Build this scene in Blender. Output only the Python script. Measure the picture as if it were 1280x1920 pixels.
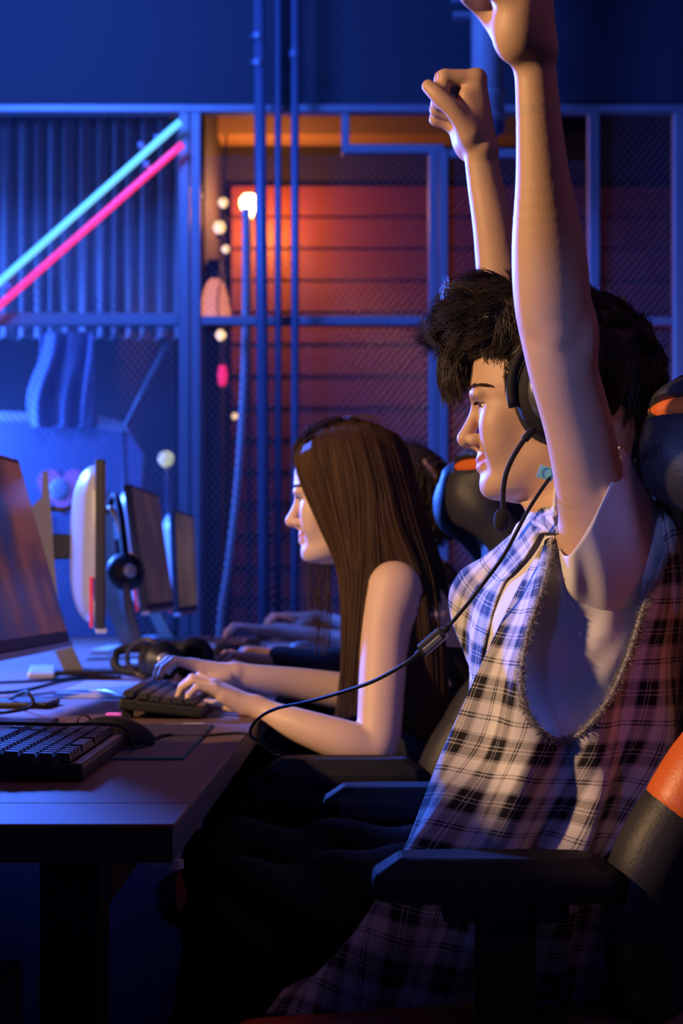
import bpy, bmesh, math, random
import numpy as np
from mathutils import Vector, Matrix, Quaternion

for _o in list(bpy.data.objects):
    bpy.data.objects.remove(_o)
SC = bpy.context.scene
COL = SC.collection
random.seed(7)
RNG = np.random.default_rng(7)

# ------------------------------------------------------------------ camera
F_PX, CX, HY, CAMZ = 3000.0, 640.0, 1085.0, 0.98     # focal length in pixels, optical centre, horizon row, eye height
cam_data = bpy.data.cameras.new('camera')
cam_data.sensor_fit = 'VERTICAL'
cam_data.sensor_height = 36.0
cam_data.lens = F_PX / 1920.0 * 36.0
cam_data.shift_y = (HY - 960.0) / 1920.0
cam_data.clip_start = 0.05
cam_data.dof.use_dof = True
cam_data.dof.focus_distance = 1.80
cam_data.dof.aperture_fstop = 6.5
cam = bpy.data.objects.new('camera', cam_data)
cam.location = (0, 0, CAMZ)
cam.rotation_euler = (math.pi / 2, 0, 0)
COL.objects.link(cam)
SC.camera = cam

# ------------------------------------------------------------------ world, exposure
world = bpy.data.worlds.new('world')
SC.world = world
world.use_nodes = True
world.node_tree.nodes['Background'].inputs['Color'].default_value = (0.02, 0.03, 0.12, 1)
world.node_tree.nodes['Background'].inputs['Strength'].default_value = 0.12
SC.view_settings.view_transform = 'Standard'
SC.view_settings.look = 'None'
SC.view_settings.exposure = 0.0
SC.view_settings.gamma = 1.0
SC.view_settings.use_curve_mapping = False

# ------------------------------------------------------------------ lamps of the club, with added fill lights
def lamp(kind, name, loc, target, color, watts, size=0.5, size_y=None, spot=60, blend=0.4):
    d = bpy.data.lights.new(name, kind)
    d.color = color
    d.energy = watts
    if kind == 'AREA':
        d.size = size
        if size_y:
            d.shape = 'RECTANGLE'
            d.size_y = size_y
    if kind == 'SPOT':
        d.shadow_soft_size = size
        d.spot_size = math.radians(spot)
        d.spot_blend = blend
    if kind == 'POINT':
        d.shadow_soft_size = size
    o = bpy.data.objects.new(name, d)
    o.location = loc
    if target is not None:
        o.rotation_euler = (Vector(target) - Vector(loc)).to_track_quat('-Z', 'Y').to_euler()
    COL.objects.link(o)
    return o

WARM, BLUE, PINK = (1.0, 0.59, 0.29), (0.045, 0.155, 1.0), (1.0, 0.20, 0.45)
lamp('SPOT', 'warm_key_lamp', (-2.38, 0.86, 2.20), (0.05, 2.20, 1.12), WARM, 385, size=0.08, spot=74, blend=0.5)
lamp('SPOT', 'warm_column_fill', (0.45, -1.2, 1.8), (-0.66, 3.8, 1.0), WARM, 55, size=0.06, spot=8, blend=0.6)  # added spot behind the camera, warms the second monitor's stand column
lamp('SPOT', 'blue_headrest_fill', (-1.5, -0.5, 1.40), (0.365, 1.67, 1.13), (0.20, 0.28, 1.0), 170, size=0.06, spot=6.5, blend=0.6)  # added narrow spot that brightens the boy's headrest
lamp('AREA', 'blue_stage_lamp', (-1.95, 5.2, 2.1), (0.2, 2.0, 1.15), BLUE, 620, size=0.35)
lamp('AREA', 'blue_ceiling_lamp', (-1.5, 4.6, 3.7), (-1.2, 6.6, 2.2), BLUE, 145, size=0.9)
lamp('AREA', 'blue_wall_lamp', (1.6, 4.6, 1.5), (1.2, 6.6, 1.5), BLUE, 5, size=0.8)
lamp('AREA', 'pink_side_lamp', (1.3, 0.7, 3.3), (-0.1, 1.9, 0.8), (0.80, 0.27, 0.50), 6, size=1.0)
lamp('SPOT', 'blue_plaid_fill', (-1.5, -0.5, 1.25), (0.20, 1.66, 0.80), BLUE, 24, size=0.05, spot=9, blend=0.5)  # added narrow spot for the blue patch on the lower plaid
lamp('AREA', 'blue_curtain_fill', (-2.1, 6.85, 1.6), (-0.9, 7.25, 1.7), BLUE, 55, size=0.3)  # added out of view to brighten the curtain and sweatshirt
lamp('POINT', 'magenta_backroom_lamp', (1.5, 7.4, 1.6), None, (0.55, 0.10, 0.60), 1.6, size=0.2)

# ------------------------------------------------------------------ helpers
def P(px, py, d):
    """a point of the place seen at pixel (px, py) and standing d metres away"""
    return Vector(((px - CX) * d / F_PX, d, CAMZ + (HY - py) * d / F_PX))

def link(o, parent=None):
    COL.objects.link(o)
    if parent is not None:
        o.parent = parent
    return o

def wloc(o):
    v = Vector((0, 0, 0))
    while o is not None:
        v = v + o.location
        o = o.parent
    return v

def tag(o, label=None, cat=None, group=None, kind=None):
    if label: o['label'] = label
    if cat: o['category'] = cat
    if group: o['group'] = group
    if kind: o['kind'] = kind
    return o

def thing(name, label, cat, loc=(0, 0, 0), group=None):
    o = bpy.data.objects.new(name, None)
    o.empty_display_size = 0.05
    o.location = loc
    link(o)
    return tag(o, label, cat, group)

def obj(name, verts, faces, m, parent=None, smooth=False, world_space=True, loc=None):
    """one mesh object; verts in world space when world_space, else local to the parent"""
    v = np.asarray(verts, dtype=np.float64).reshape(-1, 3)
    if parent is not None and world_space:
        v = v - np.array(wloc(parent))
    me = bpy.data.meshes.new(name)
    me.from_pydata(v.tolist() if len(v) < 3000 else [tuple(r) for r in v], [], [tuple(int(i) for i in f) for f in faces])
    if smooth:
        me.polygons.foreach_set('use_smooth', [True] * len(me.polygons))
    if m is not None:
        me.materials.append(m)
    me.update()
    o = bpy.data.objects.new(name, me)
    if loc is not None:
        o.location = loc
    return link(o, parent)

class MB:
    """collects simple shapes into one mesh"""
    def __init__(self):
        self.v, self.f = [], []
    def add(self, verts, faces):
        n = len(self.v)
        self.v += [tuple(p) for p in verts]
        self.f += [tuple(i + n for i in f) for f in faces]
        return self
    def box(self, lo, hi, rot=None, piv=None):
        x0, y0, z0 = lo; x1, y1, z1 = hi
        vs = [Vector(p) for p in ((x0,y0,z0),(x1,y0,z0),(x1,y1,z0),(x0,y1,z0),(x0,y0,z1),(x1,y0,z1),(x1,y1,z1),(x0,y1,z1))]
        if rot is not None:
            c = Vector(piv) if piv is not None else (vs[0] + vs[6]) / 2
            vs = [c + rot @ (p - c) for p in vs]
        return self.add(vs, [(0,3,2,1),(4,5,6,7),(0,1,5,4),(1,2,6,5),(2,3,7,6),(3,0,4,7)])
    def rbox(self, lo, hi, r=0.005, seg=2, rot=None, piv=None):
        bm = bmesh.new()
        bmesh.ops.create_cube(bm, size=1.0)
        lo, hi = Vector(lo), Vector(hi)
        for vv in bm.verts:
            vv.co = Vector(((vv.co.x + .5) * (hi.x - lo.x) + lo.x, (vv.co.y + .5) * (hi.y - lo.y) + lo.y, (vv.co.z + .5) * (hi.z - lo.z) + lo.z))
        bmesh.ops.bevel(bm, geom=list(bm.edges), offset=r, segments=seg, profile=0.6, affect='EDGES')
        c = Vector(piv) if piv is not None else (lo + hi) / 2
        vs = [vv.co.copy() for vv in bm.verts]
        if rot is not None:
            vs = [c + rot @ (p - c) for p in vs]
        bm.verts.index_update()
        fs = [tuple(q.index for q in f.verts) for f in bm.faces]
        bm.free()
        return self.add(vs, fs)
    def tube(self, pts, r, n=10, cap=True):
        pts = [Vector(p) for p in pts]
        m = len(pts)
        rs = [r] * m if not hasattr(r, '__len__') else list(r)
        vs, fs = [], []
        up = None
        for i, p in enumerate(pts):
            t = (pts[min(i + 1, m - 1)] - pts[max(i - 1, 0)]).normalized()
            if up is None:
                up = Vector((0, 0, 1)) if abs(t.z) < .9 else Vector((1, 0, 0))
            a = (up - t * up.dot(t)).normalized()
            up = a
            b = t.cross(a)
            for k in range(n):
                an = 2 * math.pi * k / n
                vs.append(p + (a * math.cos(an) + b * math.sin(an)) * rs[i])
        for i in range(m - 1):
            for k in range(n):
                fs.append((i*n + k, i*n + (k+1) % n, (i+1)*n + (k+1) % n, (i+1)*n + k))
        if cap:
            fs.append(tuple(range(n - 1, -1, -1)))
            fs.append(tuple((m - 1) * n + k for k in range(n)))
        return self.add(vs, fs)
    def lathe(self, prof, axis=(0,0,1), org=(0,0,0), n=24):
        """prof: list of (radius, height)"""
        ax = Vector(axis).normalized()
        a = Vector((1,0,0)) if abs(ax.x) < .9 else Vector((0,1,0))
        a = (a - ax * a.dot(ax)).normalized(); b = ax.cross(a)
        vs, fs = [], []
        for (r, h) in prof:
            for k in range(n):
                an = 2 * math.pi * k / n
                vs.append(Vector(org) + ax * h + (a * math.cos(an) + b * math.sin(an)) * max(r, 1e-5))
        for i in range(len(prof) - 1):
            for k in range(n):
                fs.append((i*n + k, i*n + (k+1) % n, (i+1)*n + (k+1) % n, (i+1)*n + k))
        return self.add(vs, fs)
    def prism(self, poly, off):
        """poly: 3-D polygon, off: extrusion vector"""
        off = Vector(off); n = len(poly)
        vs = [Vector(p) for p in poly] + [Vector(p) + off for p in poly]
        fs = [tuple(range(n - 1, -1, -1)), tuple(range(n, 2 * n))]
        for i in range(n):
            fs.append((i, (i + 1) % n, n + (i + 1) % n, n + i))
        return self.add(vs, fs)
    def build(self, name, m, parent=None, smooth=False, world_space=True):
        return obj(name, self.v, self.f, m, parent, smooth, world_space)

def copy_tree(o, parent=None, delta=None):
    c = o.copy(); COL.objects.link(c)
    if parent is not None: c.parent = parent
    if delta is not None: c.location = Vector(o.location) + Vector(delta)
    for ch in list(o.children):
        copy_tree(ch, c)
    return c

def crom(pts, n):
    """Catmull-Rom through points, n samples per span"""
    p = [Vector(q) for q in pts]
    p = [p[0] * 2 - p[1]] + p + [p[-1] * 2 - p[-2]]
    out = []
    for i in range(1, len(p) - 2):
        for k in range(n):
            t = k / n
            a, b, c, d = p[i-1], p[i], p[i+1], p[i+2]
            out.append(0.5 * ((2*b) + (c - a)*t + (2*a - 5*b + 4*c - d)*t*t + (3*b - a - 3*c + d)*t*t*t))
    out.append(p[-2])
    return out

# ------------------------------------------------------------------ materials
MATS = {}
def pm(name, c1, c2=None, rough=0.5, metal=0.0, scale=20.0, bump=0.0, bump_scale=None, stretch=(1,1,1),
       emit=None, estr=0.0, sss=0.0, alpha=1.0, trans=0.0, spec=0.5, sheen=0.0, coat=0.0):
    """procedural material: noise between two colours, noise bump"""
    if name in MATS: return MATS[name]
    m = bpy.data.materials.new(name); m.use_nodes = True
    nt = m.node_tree; N, L = nt.nodes, nt.links
    b = N['Principled BSDF']
    tc = N.new('ShaderNodeTexCoord'); mp = N.new('ShaderNodeMapping'); mp.inputs['Scale'].default_value = stretch
    L.new(tc.outputs['Object'], mp.inputs['Vector'])
    nz = N.new('ShaderNodeTexNoise'); nz.inputs['Scale'].default_value = scale; nz.inputs['Detail'].default_value = 4
    L.new(mp.outputs['Vector'], nz.inputs['Vector'])
    c2 = c2 or tuple(x * 0.8 for x in c1)
    mx = N.new('ShaderNodeMix'); mx.data_type = 'RGBA'
    mx.inputs[6].default_value = (*c1, 1); mx.inputs[7].default_value = (*c2, 1)
    L.new(nz.outputs['Fac'], mx.inputs[0])
    L.new(mx.outputs[2], b.inputs['Base Color'])
    b.inputs['Roughness'].default_value = rough; b.inputs['Metallic'].default_value = metal
    b.inputs['Specular IOR Level'].default_value = spec
    if bump:
        nb = N.new('ShaderNodeTexNoise'); nb.inputs['Scale'].default_value = bump_scale or scale * 4; nb.inputs['Detail'].default_value = 3
        L.new(mp.outputs['Vector'], nb.inputs['Vector'])
        bp = N.new('ShaderNodeBump'); bp.inputs['Strength'].default_value = bump; bp.inputs['Distance'].default_value = 0.002
        L.new(nb.outputs['Fac'], bp.inputs['Height']); L.new(bp.outputs['Normal'], b.inputs['Normal'])
    if emit:
        b.inputs['Emission Color'].default_value = (*emit, 1); b.inputs['Emission Strength'].default_value = estr
    if sss:
        b.inputs['Subsurface Weight'].default_value = sss
        b.inputs['Subsurface Radius'].default_value = (1.0, 0.35, 0.2); b.inputs['Subsurface Scale'].default_value = 0.006
    if sheen: b.inputs['Sheen Weight'].default_value = sheen
    if coat: b.inputs['Coat Weight'].default_value = coat
    if trans: b.inputs['Transmission Weight'].default_value = trans
    b.inputs['Alpha'].default_value = alpha
    MATS[name] = m
    return m
# ------------------------------------------------------------------ the room
m_floor = pm('floor_concrete', (.05,.05,.055), (.035,.035,.04), rough=.55, scale=6, bump=.2)
m_wall = pm('wall_paint_navy', (.028,.033,.050), (.023,.028,.044), rough=.75, scale=3, bump=.1, bump_scale=60)
m_ceil = pm('ceiling_paint', (.03,.03,.04), rough=.9, scale=4)
m_dark = pm('dark_wall', (.025,.022,.03), rough=.9, scale=4)
m_plank = pm('red_stained_plank', (.24,.062,.036), (.17,.042,.027), rough=.5, scale=5, stretch=(1,1,14), bump=.15)
m_steel = pm('painted_steel_frame', (.26,.28,.33), (.21,.23,.28), rough=.45, metal=.3, scale=30)
m_mesh = pm('expanded_steel_mesh', (.26,.29,.36), (.20,.23,.30), rough=.5, metal=.4, scale=40)
m_pipe = pm('painted_pipe', (.14,.17,.27), (.11,.14,.22), rough=.4, metal=.2, scale=15)
m_duct = pm('grey_duct', (.34,.33,.35), (.26,.25,.28), rough=.5, scale=18, bump=.2)
m_wood = pm('lit_wood_beam', (.42,.27,.14), (.33,.20,.10), rough=.5, scale=6, stretch=(1,8,8))

def struct(name, lo, hi, m):
    return tag(MB().box(lo, hi).build(name, m), kind='structure')
struct('floor', (-4.2,-2,-.1), (4.2,9,0), m_floor)
struct('ceiling', (-4.2,-2,4.3), (4.2,9,4.4), m_ceil)
struct('wall_left', (-4.3,-2,0), (-4.2,9,4.3), m_dark)
struct('wall_right', (4.2,-2,0), (4.3,9,4.3), m_dark)
struct('wall_front', (-4.2,-2.1,0), (4.2,-2,4.3), m_dark)
FY = 6.6
wb = struct('wall_back', (-4.2,8.72,0), (4.2,8.8,4.3), m_dark)
# red boarding on the back wall: every plank its own piece
s86 = 8.6 / F_PX
pz_top = CAMZ + (HY - 345) * s86
pw, x0p = 0.172, (433 - CX) * s86
for k in range(16):
    z1 = pz_top - k * pw
    z0 = max(z1 - pw + .012, 0.0)
    b = MB(); tilt = .012
    b.add([(x0p,8.64,z0),(4.1,8.64,z0),(4.1,8.72,z0),(x0p,8.72,z0),(x0p,8.64+tilt,z1),(4.1,8.64+tilt,z1),(4.1,8.72,z1),(x0p,8.72,z1)],
          [(0,3,2,1),(4,5,6,7),(0,1,5,4),(1,2,6,5),(2,3,7,6),(3,0,4,7)])
    b.build('plank', m_plank, wb)
# navy wall above the mesh partition
z_top = CAMZ + (HY - 205) * FY / F_PX
struct('wall_blocker', (-4.2,7.7,0), (P(384,0,7.7).x,7.76,4.3), m_wall)  # added with its side wall to keep warm lamp light off the left
struct('wall_blocker_side', (P(384,0,7.7).x-.06,7.76,0), (P(384,0,7.7).x,8.72,4.3), m_dark)
struct('wall_upper', (-4.2,FY+.02,z_top+.01), (4.2,FY+.12,4.3), m_wall)
tag(MB().box((P(377,0,8.55).x,8.50,CAMZ+(HY-257)*8.55/F_PX), (P(1000,0,8.55).x,8.72,CAMZ+(HY-195)*8.55/F_PX)).build('trim_1', m_wood), kind='structure')

# ---- mesh partition: posts, rails, expanded mesh
part = thing('mesh_partition', 'blue steel framed partition of expanded mesh behind the desk row', 'partition', (0,FY,0))
k6 = FY / F_PX
def fx(px): return (px - CX) * k6
def fz(py): return CAMZ + (HY - py) * k6
def bar(name, x0, x1, y0, y1, dep=.05, yoff=0.0):
    MB().rbox((fx(x0), FY-dep/2+yoff, max(fz(y1),0.0)), (fx(x1), FY+dep/2+yoff, fz(y0)), r=.004, seg=1).build(name, m_steel, part)
FLOOR_PY = HY + CAMZ / k6
bar('rail', -420, 1560, 199, 214, .06)
bar('rail', -420, 336, 588, 612, .05)
bar('rail', 378, 803, 594, 611, .045)
bar('rail', 839, 1560, 596, 611, .045)
for (a, b2) in ((336,356),(358,377),(1102,1122),(1261,1281)):
    bar('post', a, b2, 214, FLOOR_PY, .06)
bar('post', 803, 820, 282, FLOOR_PY, .06); bar('post', 822, 839, 282, FLOOR_PY, .06)
bar('post', 640, 655, 214, 275, .045)
bar('rail', 640, 832, 273, 290, .05); bar('rail', 839, 972, 281, 298, .045)
bar('rail', -420, 1560, FLOOR_PY-70, FLOOR_PY-40, .05)
def mesh_panel(x0, x1, y0, y1):
    X0, X1, Z1, Z0 = fx(x0), fx(x1), fz(y0), max(fz(y1), .45)
    cw, ch, t = .030, .0185, .0046
    nx = int((X1 - X0) / cw) * 2; nz = int((Z1 - Z0) / ch)
    i = np.arange(nx + 1)
    vs = []; fs = []
    for j in range(nz):
        zc = Z0 + (j + .5) * ch
        zig = np.where((i + j) % 2 == 0, -.5, .5) * (ch - t * .3)
        x = X0 + i * cw / 2
        lo = np.stack([x, np.full_like(x, FY - .004), zc + zig - t / 2], 1)
        hi = np.stack([x, np.full_like(x, FY + .003), zc + zig + t / 2], 1)
        base = len(vs) * 0 + sum(len(q) for q in vs)
        vs += [lo, hi]
        n = nx + 1
        a = base + np.arange(nx)
        fs.append(np.stack([a, a + 1, a + 1 + n, a + n], 1))
    o = obj('wire_mesh', np.concatenate(vs), np.concatenate(fs), m_mesh, part)
    tag(o, kind='stuff')
mesh_panel(-300, 336, 214, 588); mesh_panel(-300, 336, 612, 1500)
mesh_panel(377, 803, 290, 594); mesh_panel(377, 803, 611, 1500)
mesh_panel(839, 1102, 298, 596); mesh_panel(839, 1102, 611, 1300)
mesh_panel(1122, 1400, 214, 596); mesh_panel(1122, 1400, 611, 1300)

# ---- vertical pipes and the duct end on the upper wall
def pipe(name, px, w, d, y0, y1, label, m, lean=0):
    a, b = P(px, y0, d), P(px + lean, y1, d)
    t = thing(name, label, 'pipe', (b.x, b.y, max(b.z, 0)))
    b.z = max(b.z, 0)
    r = w * d / F_PX / 2
    MB().tube([a, b], r, 16).build('tube', m, t, True)
    return t, r
t, r = pipe('conduit_pipe', 483, 22, 6.45, -320, 2200, 'thickest of the blue vertical pipes, left of the thin ones', m_pipe, 16)
for yy in (70, 120):
    c = P(484, yy, 6.45); MB().tube([c + Vector((0,0,-.012)), c + Vector((0,0,.012))], r * 1.35, 16).build('clamp', m_pipe, t)
pipe('conduit_pipe', 521, 13, 6.5, -320, 2200, 'thin dark vertical pipe in the middle of the three', m_pipe)
t, r = pipe('conduit_pipe', 553, 15, 6.45, -320, 2200, 'thin blue vertical pipe, rightmost of the three', m_pipe)
c = P(553, 102, 6.45); MB().tube([c + Vector((0,0,-.014)), c + Vector((0,0,.014))], r * 1.4, 14).build('clamp', m_pipe, t)
duct = thing('ceiling_duct', 'grey round duct hanging down behind the raised fist', 'duct', P(915,258,6.2))
rr = 62 * 6.2 / F_PX / 2
MB().tube([P(913,-360,6.2), P(915,232,6.2)], rr, 24).build('tube', m_duct, duct, True)
MB().lathe([(rr*.98,0),(rr*.98,.03),(rr*.5,.055),(0,.058)], (0,0,-1), P(915,232,6.2), 24).build('end_cap', m_pipe, duct, True)
for yy in (180, 222):
    MB().lathe([(rr*1.0,-.01),(rr*1.1,-.006),(rr*1.1,.006),(rr*1.0,.01)], (0,0,1), P(915,yy,6.2), 24).build('band', m_duct, duct)
MB().rbox(P(850,36,6.22) + Vector((0,-.03,0)), P(884,26,6.22) + Vector((0,.03,0)), .004).build('bracket', m_steel, duct)
MB().rbox(P(846,6,6.22) + Vector((0,-.02,0)), P(884,-4,6.22) + Vector((0,.02,0)), .004).build('bracket', m_steel, duct)

# ---- neon tubes on the partition
m_cyan = pm('cyan_neon', (.2,.8,.9), rough=.3, emit=(.16,.66,.80), estr=1.15)
m_pinkn = pm('pink_neon', (.9,.1,.3), rough=.3, emit=(1.0,.03,.13), estr=1.25)
m_clip = pm('neon_clip', (.45,.35,.6), rough=.3)
def neon(label, pts, m, clips, w):
    a = [P(x, y, FY - .09) for x, y in pts]
    t = thing('neon_tube', label, 'neon light', a[-1], None)
    MB().tube(a, w * k6 / 2, 12).build('glass_tube', m, t, True)
    for (x, y) in clips:
        c = P(x, y, FY - .05)
        MB().rbox(c - Vector((.012,.04,.012)), c + Vector((.012,.03,.012)), .004).build('clip', m_clip, t)
neon('cyan glowing neon tube running diagonally across the mesh, upper of the pair', [(-180,689),(0,528),(169,378),(322,242),(338,228)], m_cyan, [(296,262),(266,276),(20,520)], 13)
neon('pink glowing neon tube running diagonally across the mesh, lower of the pair', [(-180,731),(0,572),(171,421),(326,284),(342,270)], m_pinkn, [(276,312),(18,540)], 13)

# ---- behind the mesh on the left: curtain, shirt on display, rod, globe lamp
m_curt = pm('pale_curtain', (.40,.41,.45), (.32,.33,.37), rough=.85, scale=8)
nx, nz = 240, 14
Y0 = 7.35
vs = []
for j in range(nz + 1):
    for i in range(nx + 1):
        px = -330 + i / nx * 690
        py = 215 + j / nz * 420
        p = P(px, py, Y0)
        amp = .03 + .02 * j / nz
        vs.append((p.x, Y0 + amp * math.sin(i * .62 + .8 * math.sin(i * .13)) + .012 * math.sin(i * 1.7 + j * .2), p.z))
fs = [(j*(nx+1)+i, j*(nx+1)+i+1, (j+1)*(nx+1)+i+1, (j+1)*(nx+1)+i) for j in range(nz) for i in range(nx)]
cu = obj('curtain', vs, fs, m_curt, None, True)
sm = cu.modifiers.new('thick', 'SOLIDIFY'); sm.thickness = .004
tag(cu, 'pale pleated curtain hanging behind the mesh beside the neon tubes', 'curtain')
cr = thing('curtain_rod', 'steel rod carrying the pleated curtain behind the mesh', 'rod', P(0,212,Y0))
MB().tube([P(-400,212,Y0), P(372,212,Y0)], .014, 10).build('bar', m_steel, cr, True)
for px in (-390, 362):
    MB().tube([P(px,212,Y0), P(px,-250,Y0)], .008, 8).build('hanger', m_steel, cr, True)

m_shirtblue = pm('display_cloth', (.30,.36,.55), (.24,.30,.48), rough=.85, scale=10, bump=.2)
m_heart = pm('heart_glow', (.62,.36,.66), (.55,.30,.60), rough=.8, scale=20, emit=(.42,.14,.72), estr=.30)  # glow added to the print so its purple shows under blue light
m_print = pm('white_print', (.75,.78,.85), rough=.8)
YS = 7.0
sh = thing('display_shirt', 'blue sweatshirt with a heart hung up behind the mesh', 'sweatshirt', P(118,1150,YS))
# body of the sweatshirt: outline with sloping shoulders, bulged
outl = [(-60,782),(70,770),(84,790),(118,806),(152,790),(168,770),(236,800),(268,850),(262,980),(236,1010),(232,1320),(0,1320),(-4,1020),(-60,1000)]
b = MB()
b.prism([P(x, y, YS) for x, y in outl], (0, .07, 0))
b.build('shirt_body', m_shirtblue, sh)
for k, (x0, x1, y0, y1) in enumerate(((-20,70,770,790),(170,240,776,800))):
    MB().add([P(x0,y0,YS-.012), P(x1,y0+(4 if k==0 else 16),YS-.012), P(x1,y1+(0 if k==0 else 14),YS-.012), P(x0,y1,YS-.012), P(x0,y0,YS+.01), P(x1,y0+(4 if k==0 else 16),YS+.01), P(x1,y1+(0 if k==0 else 14),YS+.01), P(x0,y1,YS+.01)],
             [(0,3,2,1),(4,5,6,7),(0,1,5,4),(1,2,6,5),(2,3,7,6),(3,0,4,7)]).build('shoulder_stripe', m_print, sh)
hv = []
for k in range(40):
    tt = 2 * math.pi * k / 40
    hx = 16 * math.sin(tt) ** 3; hy = 13 * math.cos(tt) - 5 * math.cos(2*tt) - 2 * math.cos(3*tt) - math.cos(4*tt)
    hv.append(P(116 + hx * 2.9, 915 - hy * 2.9, YS - .006))
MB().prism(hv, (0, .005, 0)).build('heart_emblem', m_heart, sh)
MB().lathe([(0,.012),(.03,.01),(.045,.004),(.05,0)], (0,-1,0), P(112,918,YS-.006), 20).build('pale_dot', m_print, sh)
def text_mesh(name, body, size, m, parent, loc, rot, extrude=.0015):
    cu_ = bpy.data.curves.new(name, 'FONT'); cu_.body = body; cu_.size = size; cu_.extrude = extrude
    cu_.align_x = 'CENTER'; cu_.align_y = 'CENTER'
    o_ = bpy.data.objects.new(name + '_tmp', cu_); COL.objects.link(o_)
    bpy.context.view_layer.update()
    me = bpy.data.meshes.new_from_object(o_.evaluated_get(bpy.context.evaluated_depsgraph_get()))
    bpy.data.objects.remove(o_)
    o = bpy.data.objects.new(name, me); me.materials.clear(); me.materials.append(m)
    o.location = Vector(loc) - wloc(parent); o.rotation_euler = rot
    return link(o, parent)
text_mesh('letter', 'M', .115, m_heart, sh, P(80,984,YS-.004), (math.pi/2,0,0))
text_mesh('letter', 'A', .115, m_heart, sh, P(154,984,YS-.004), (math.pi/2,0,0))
hg = thing('clothes_hanger', 'bent metal hook above the hung blue sweatshirt', 'hanger', P(108,620,YS+.03))
MB().tube(crom([P(106,618,YS+.03),P(114,612,YS+.03),P(112,630,YS+.03),P(112,700,YS+.03),P(118,800,YS+.03)], 6), .006, 8).build('hook', m_steel, hg, True)
MB().tube(crom([P(20,800,YS+.03),P(118,770,YS+.03),P(216,806,YS+.03)], 6), .008, 8).build('shoulder_bar', m_steel, hg, True)
# loose cloth draped over the hanger
vs = []; nx, nz = 60, 24
for j in range(nz+1):
    for i in range(nx+1):
        u, v = i/nx, j/nz
        p = P(62 + u*116 + 12*math.sin(v*5+1)*(1-u), 622 + v*180, YS - .04)
        vs.append((p.x, p.y + .025*math.sin(u*17 + 2.5*v) + .01*math.sin(u*31+v*6), p.z))
fs = [(j*(nx+1)+i, j*(nx+1)+i+1, (j+1)*(nx+1)+i+1, (j+1)*(nx+1)+i) for j in range(nz) for i in range(nx)]
sc_ = obj('hanging_scarf', vs, fs, m_shirtblue, None, True)
sc_.modifiers.new('thick','SOLIDIFY').thickness = .006
tag(sc_, 'blue folded scarf hanging in waves above the sweatshirt behind the mesh', 'scarf')
ro = thing('broom_handle', 'pale slanting rod leaning on the mesh under the middle rail', 'rod', P(236,800,FY+.1))
MB().tube([P(236,800,FY+.1), P(324,622,FY+.08)], .013, 10).build('shaft', m_duct, ro, True)
MB().tube([P(232,808,FY+.1), P(240,1120,FY+.2)], .011, 10).build('lower_shaft', m_pipe, ro, True)
m_bulb = pm('warm_bulb', (1,.8,.5), emit=(1.0,.66,.30), estr=9.0)
m_bulb2 = pm('dim_bulb', (1,.8,.5), emit=(1.0,.62,.22), estr=1.6)
m_globe = pm('pale_globe', (.8,.8,.6), emit=(.75,.80,.45), estr=.7)
gl = thing('globe_lamp', 'small pale yellow globe lamp behind the mesh left of the double post', 'lamp', P(311,1160,7.0))
MB().lathe([(.0,.034),(.015,.031),(.027,.022),(.034,.008),(.034,-.008),(.025,-.025),(.012,-.034)], (0,0,1), P(311,860,7.0), 18).build('globe', m_globe, gl, True)
MB().tube([P(313,876,7.0), P(318,1160,7.0), (P(318,0,7.0).x,7.0,0)], .009, 8).build('stem', m_pipe, gl, True)

# ---- back room seen through the middle panel: floor lamp, string bulbs, lampshade
m_white = pm('white_plastic_tube', (.75,.72,.75), (.65,.62,.68), rough=.4, scale=10)
fl = thing('floor_lamp', 'thin dark lamp post with one bright warm bulb behind the mesh', 'lamp', P(412,1190,8.1))
MB().tube([P(467,400,8.1), (P(467,0,8.1).x,8.1,0)], .012, 10).build('pole', m_dark, fl, True)
hz_ = thing('hanging_hose', 'pale flexible hose bending down from the bright bulb behind the mesh', 'hose', tuple(P(412,1190,6.72)))
MB().tube(crom([P(461,398,6.72),P(460,600,6.72),P(456,740,6.72),P(446,900,6.72),P(428,1060,6.72),P(412,1190,6.72),(P(405,0,6.72).x,6.72,0)], 6), .0145, 12).build('tube', m_white, hz_, True)
MB().lathe([(.0,.0),(.017,.0),(.017,.03),(.0,.03)], (0,0,1), P(461,405,6.72), 12).build('end_cap', m_white, hz_, True)
MB().lathe([(.0,.05),(.03,.044),(.048,.02),(.05,0),(.04,-.03),(.022,-.05),(.02,-.07)], (0,0,1), P(467,382,8.1), 20).build('bulb', m_bulb, fl, True)
lamp('POINT', 'floor_lamp_light', P(492,396,8.36), None, (1.0,.31,.07), 24, size=.05)
lamp('POINT', 'floor_lamp_glow', P(462,372,7.98), None, (1.0,.42,.20), 8, size=.03)
sl = thing('string_lights', 'string of small warm bulbs on a dark cord behind the mesh', 'string lights', P(424,250,7.33))
MB().tube(crom([P(424,250,7.33),P(418,390,7.33),P(411,440,7.33),P(424,480,7.33),P(408,560,7.33),P(415,640,7.33),P(430,720,7.33),P(442,790,7.33),P(425,1000,7.33)],5), .004, 6).build('cord', m_dark, sl, True)
for (x, y, rad) in ((418,380,.023),(411,426,.029),(423,467,.018),(414,628,.024),(440,780,.014)):
    c = P(x,y,7.3)
    bo = MB().lathe([(0,rad),(rad*.6,rad*.8),(rad,rad*.1),(rad*.9,-rad*.4),(rad*.45,-rad*.95),(rad*.3,-rad*1.1)], (0,0,1), c, 16).build('bulb', m_bulb2, sl, True)
    MB().lathe([(rad*.34,-rad*1.0),(rad*.34,-rad*1.7),(0,-rad*1.75)], (0,0,1), c, 10).build('socket', m_dark, bo, True)
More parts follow.
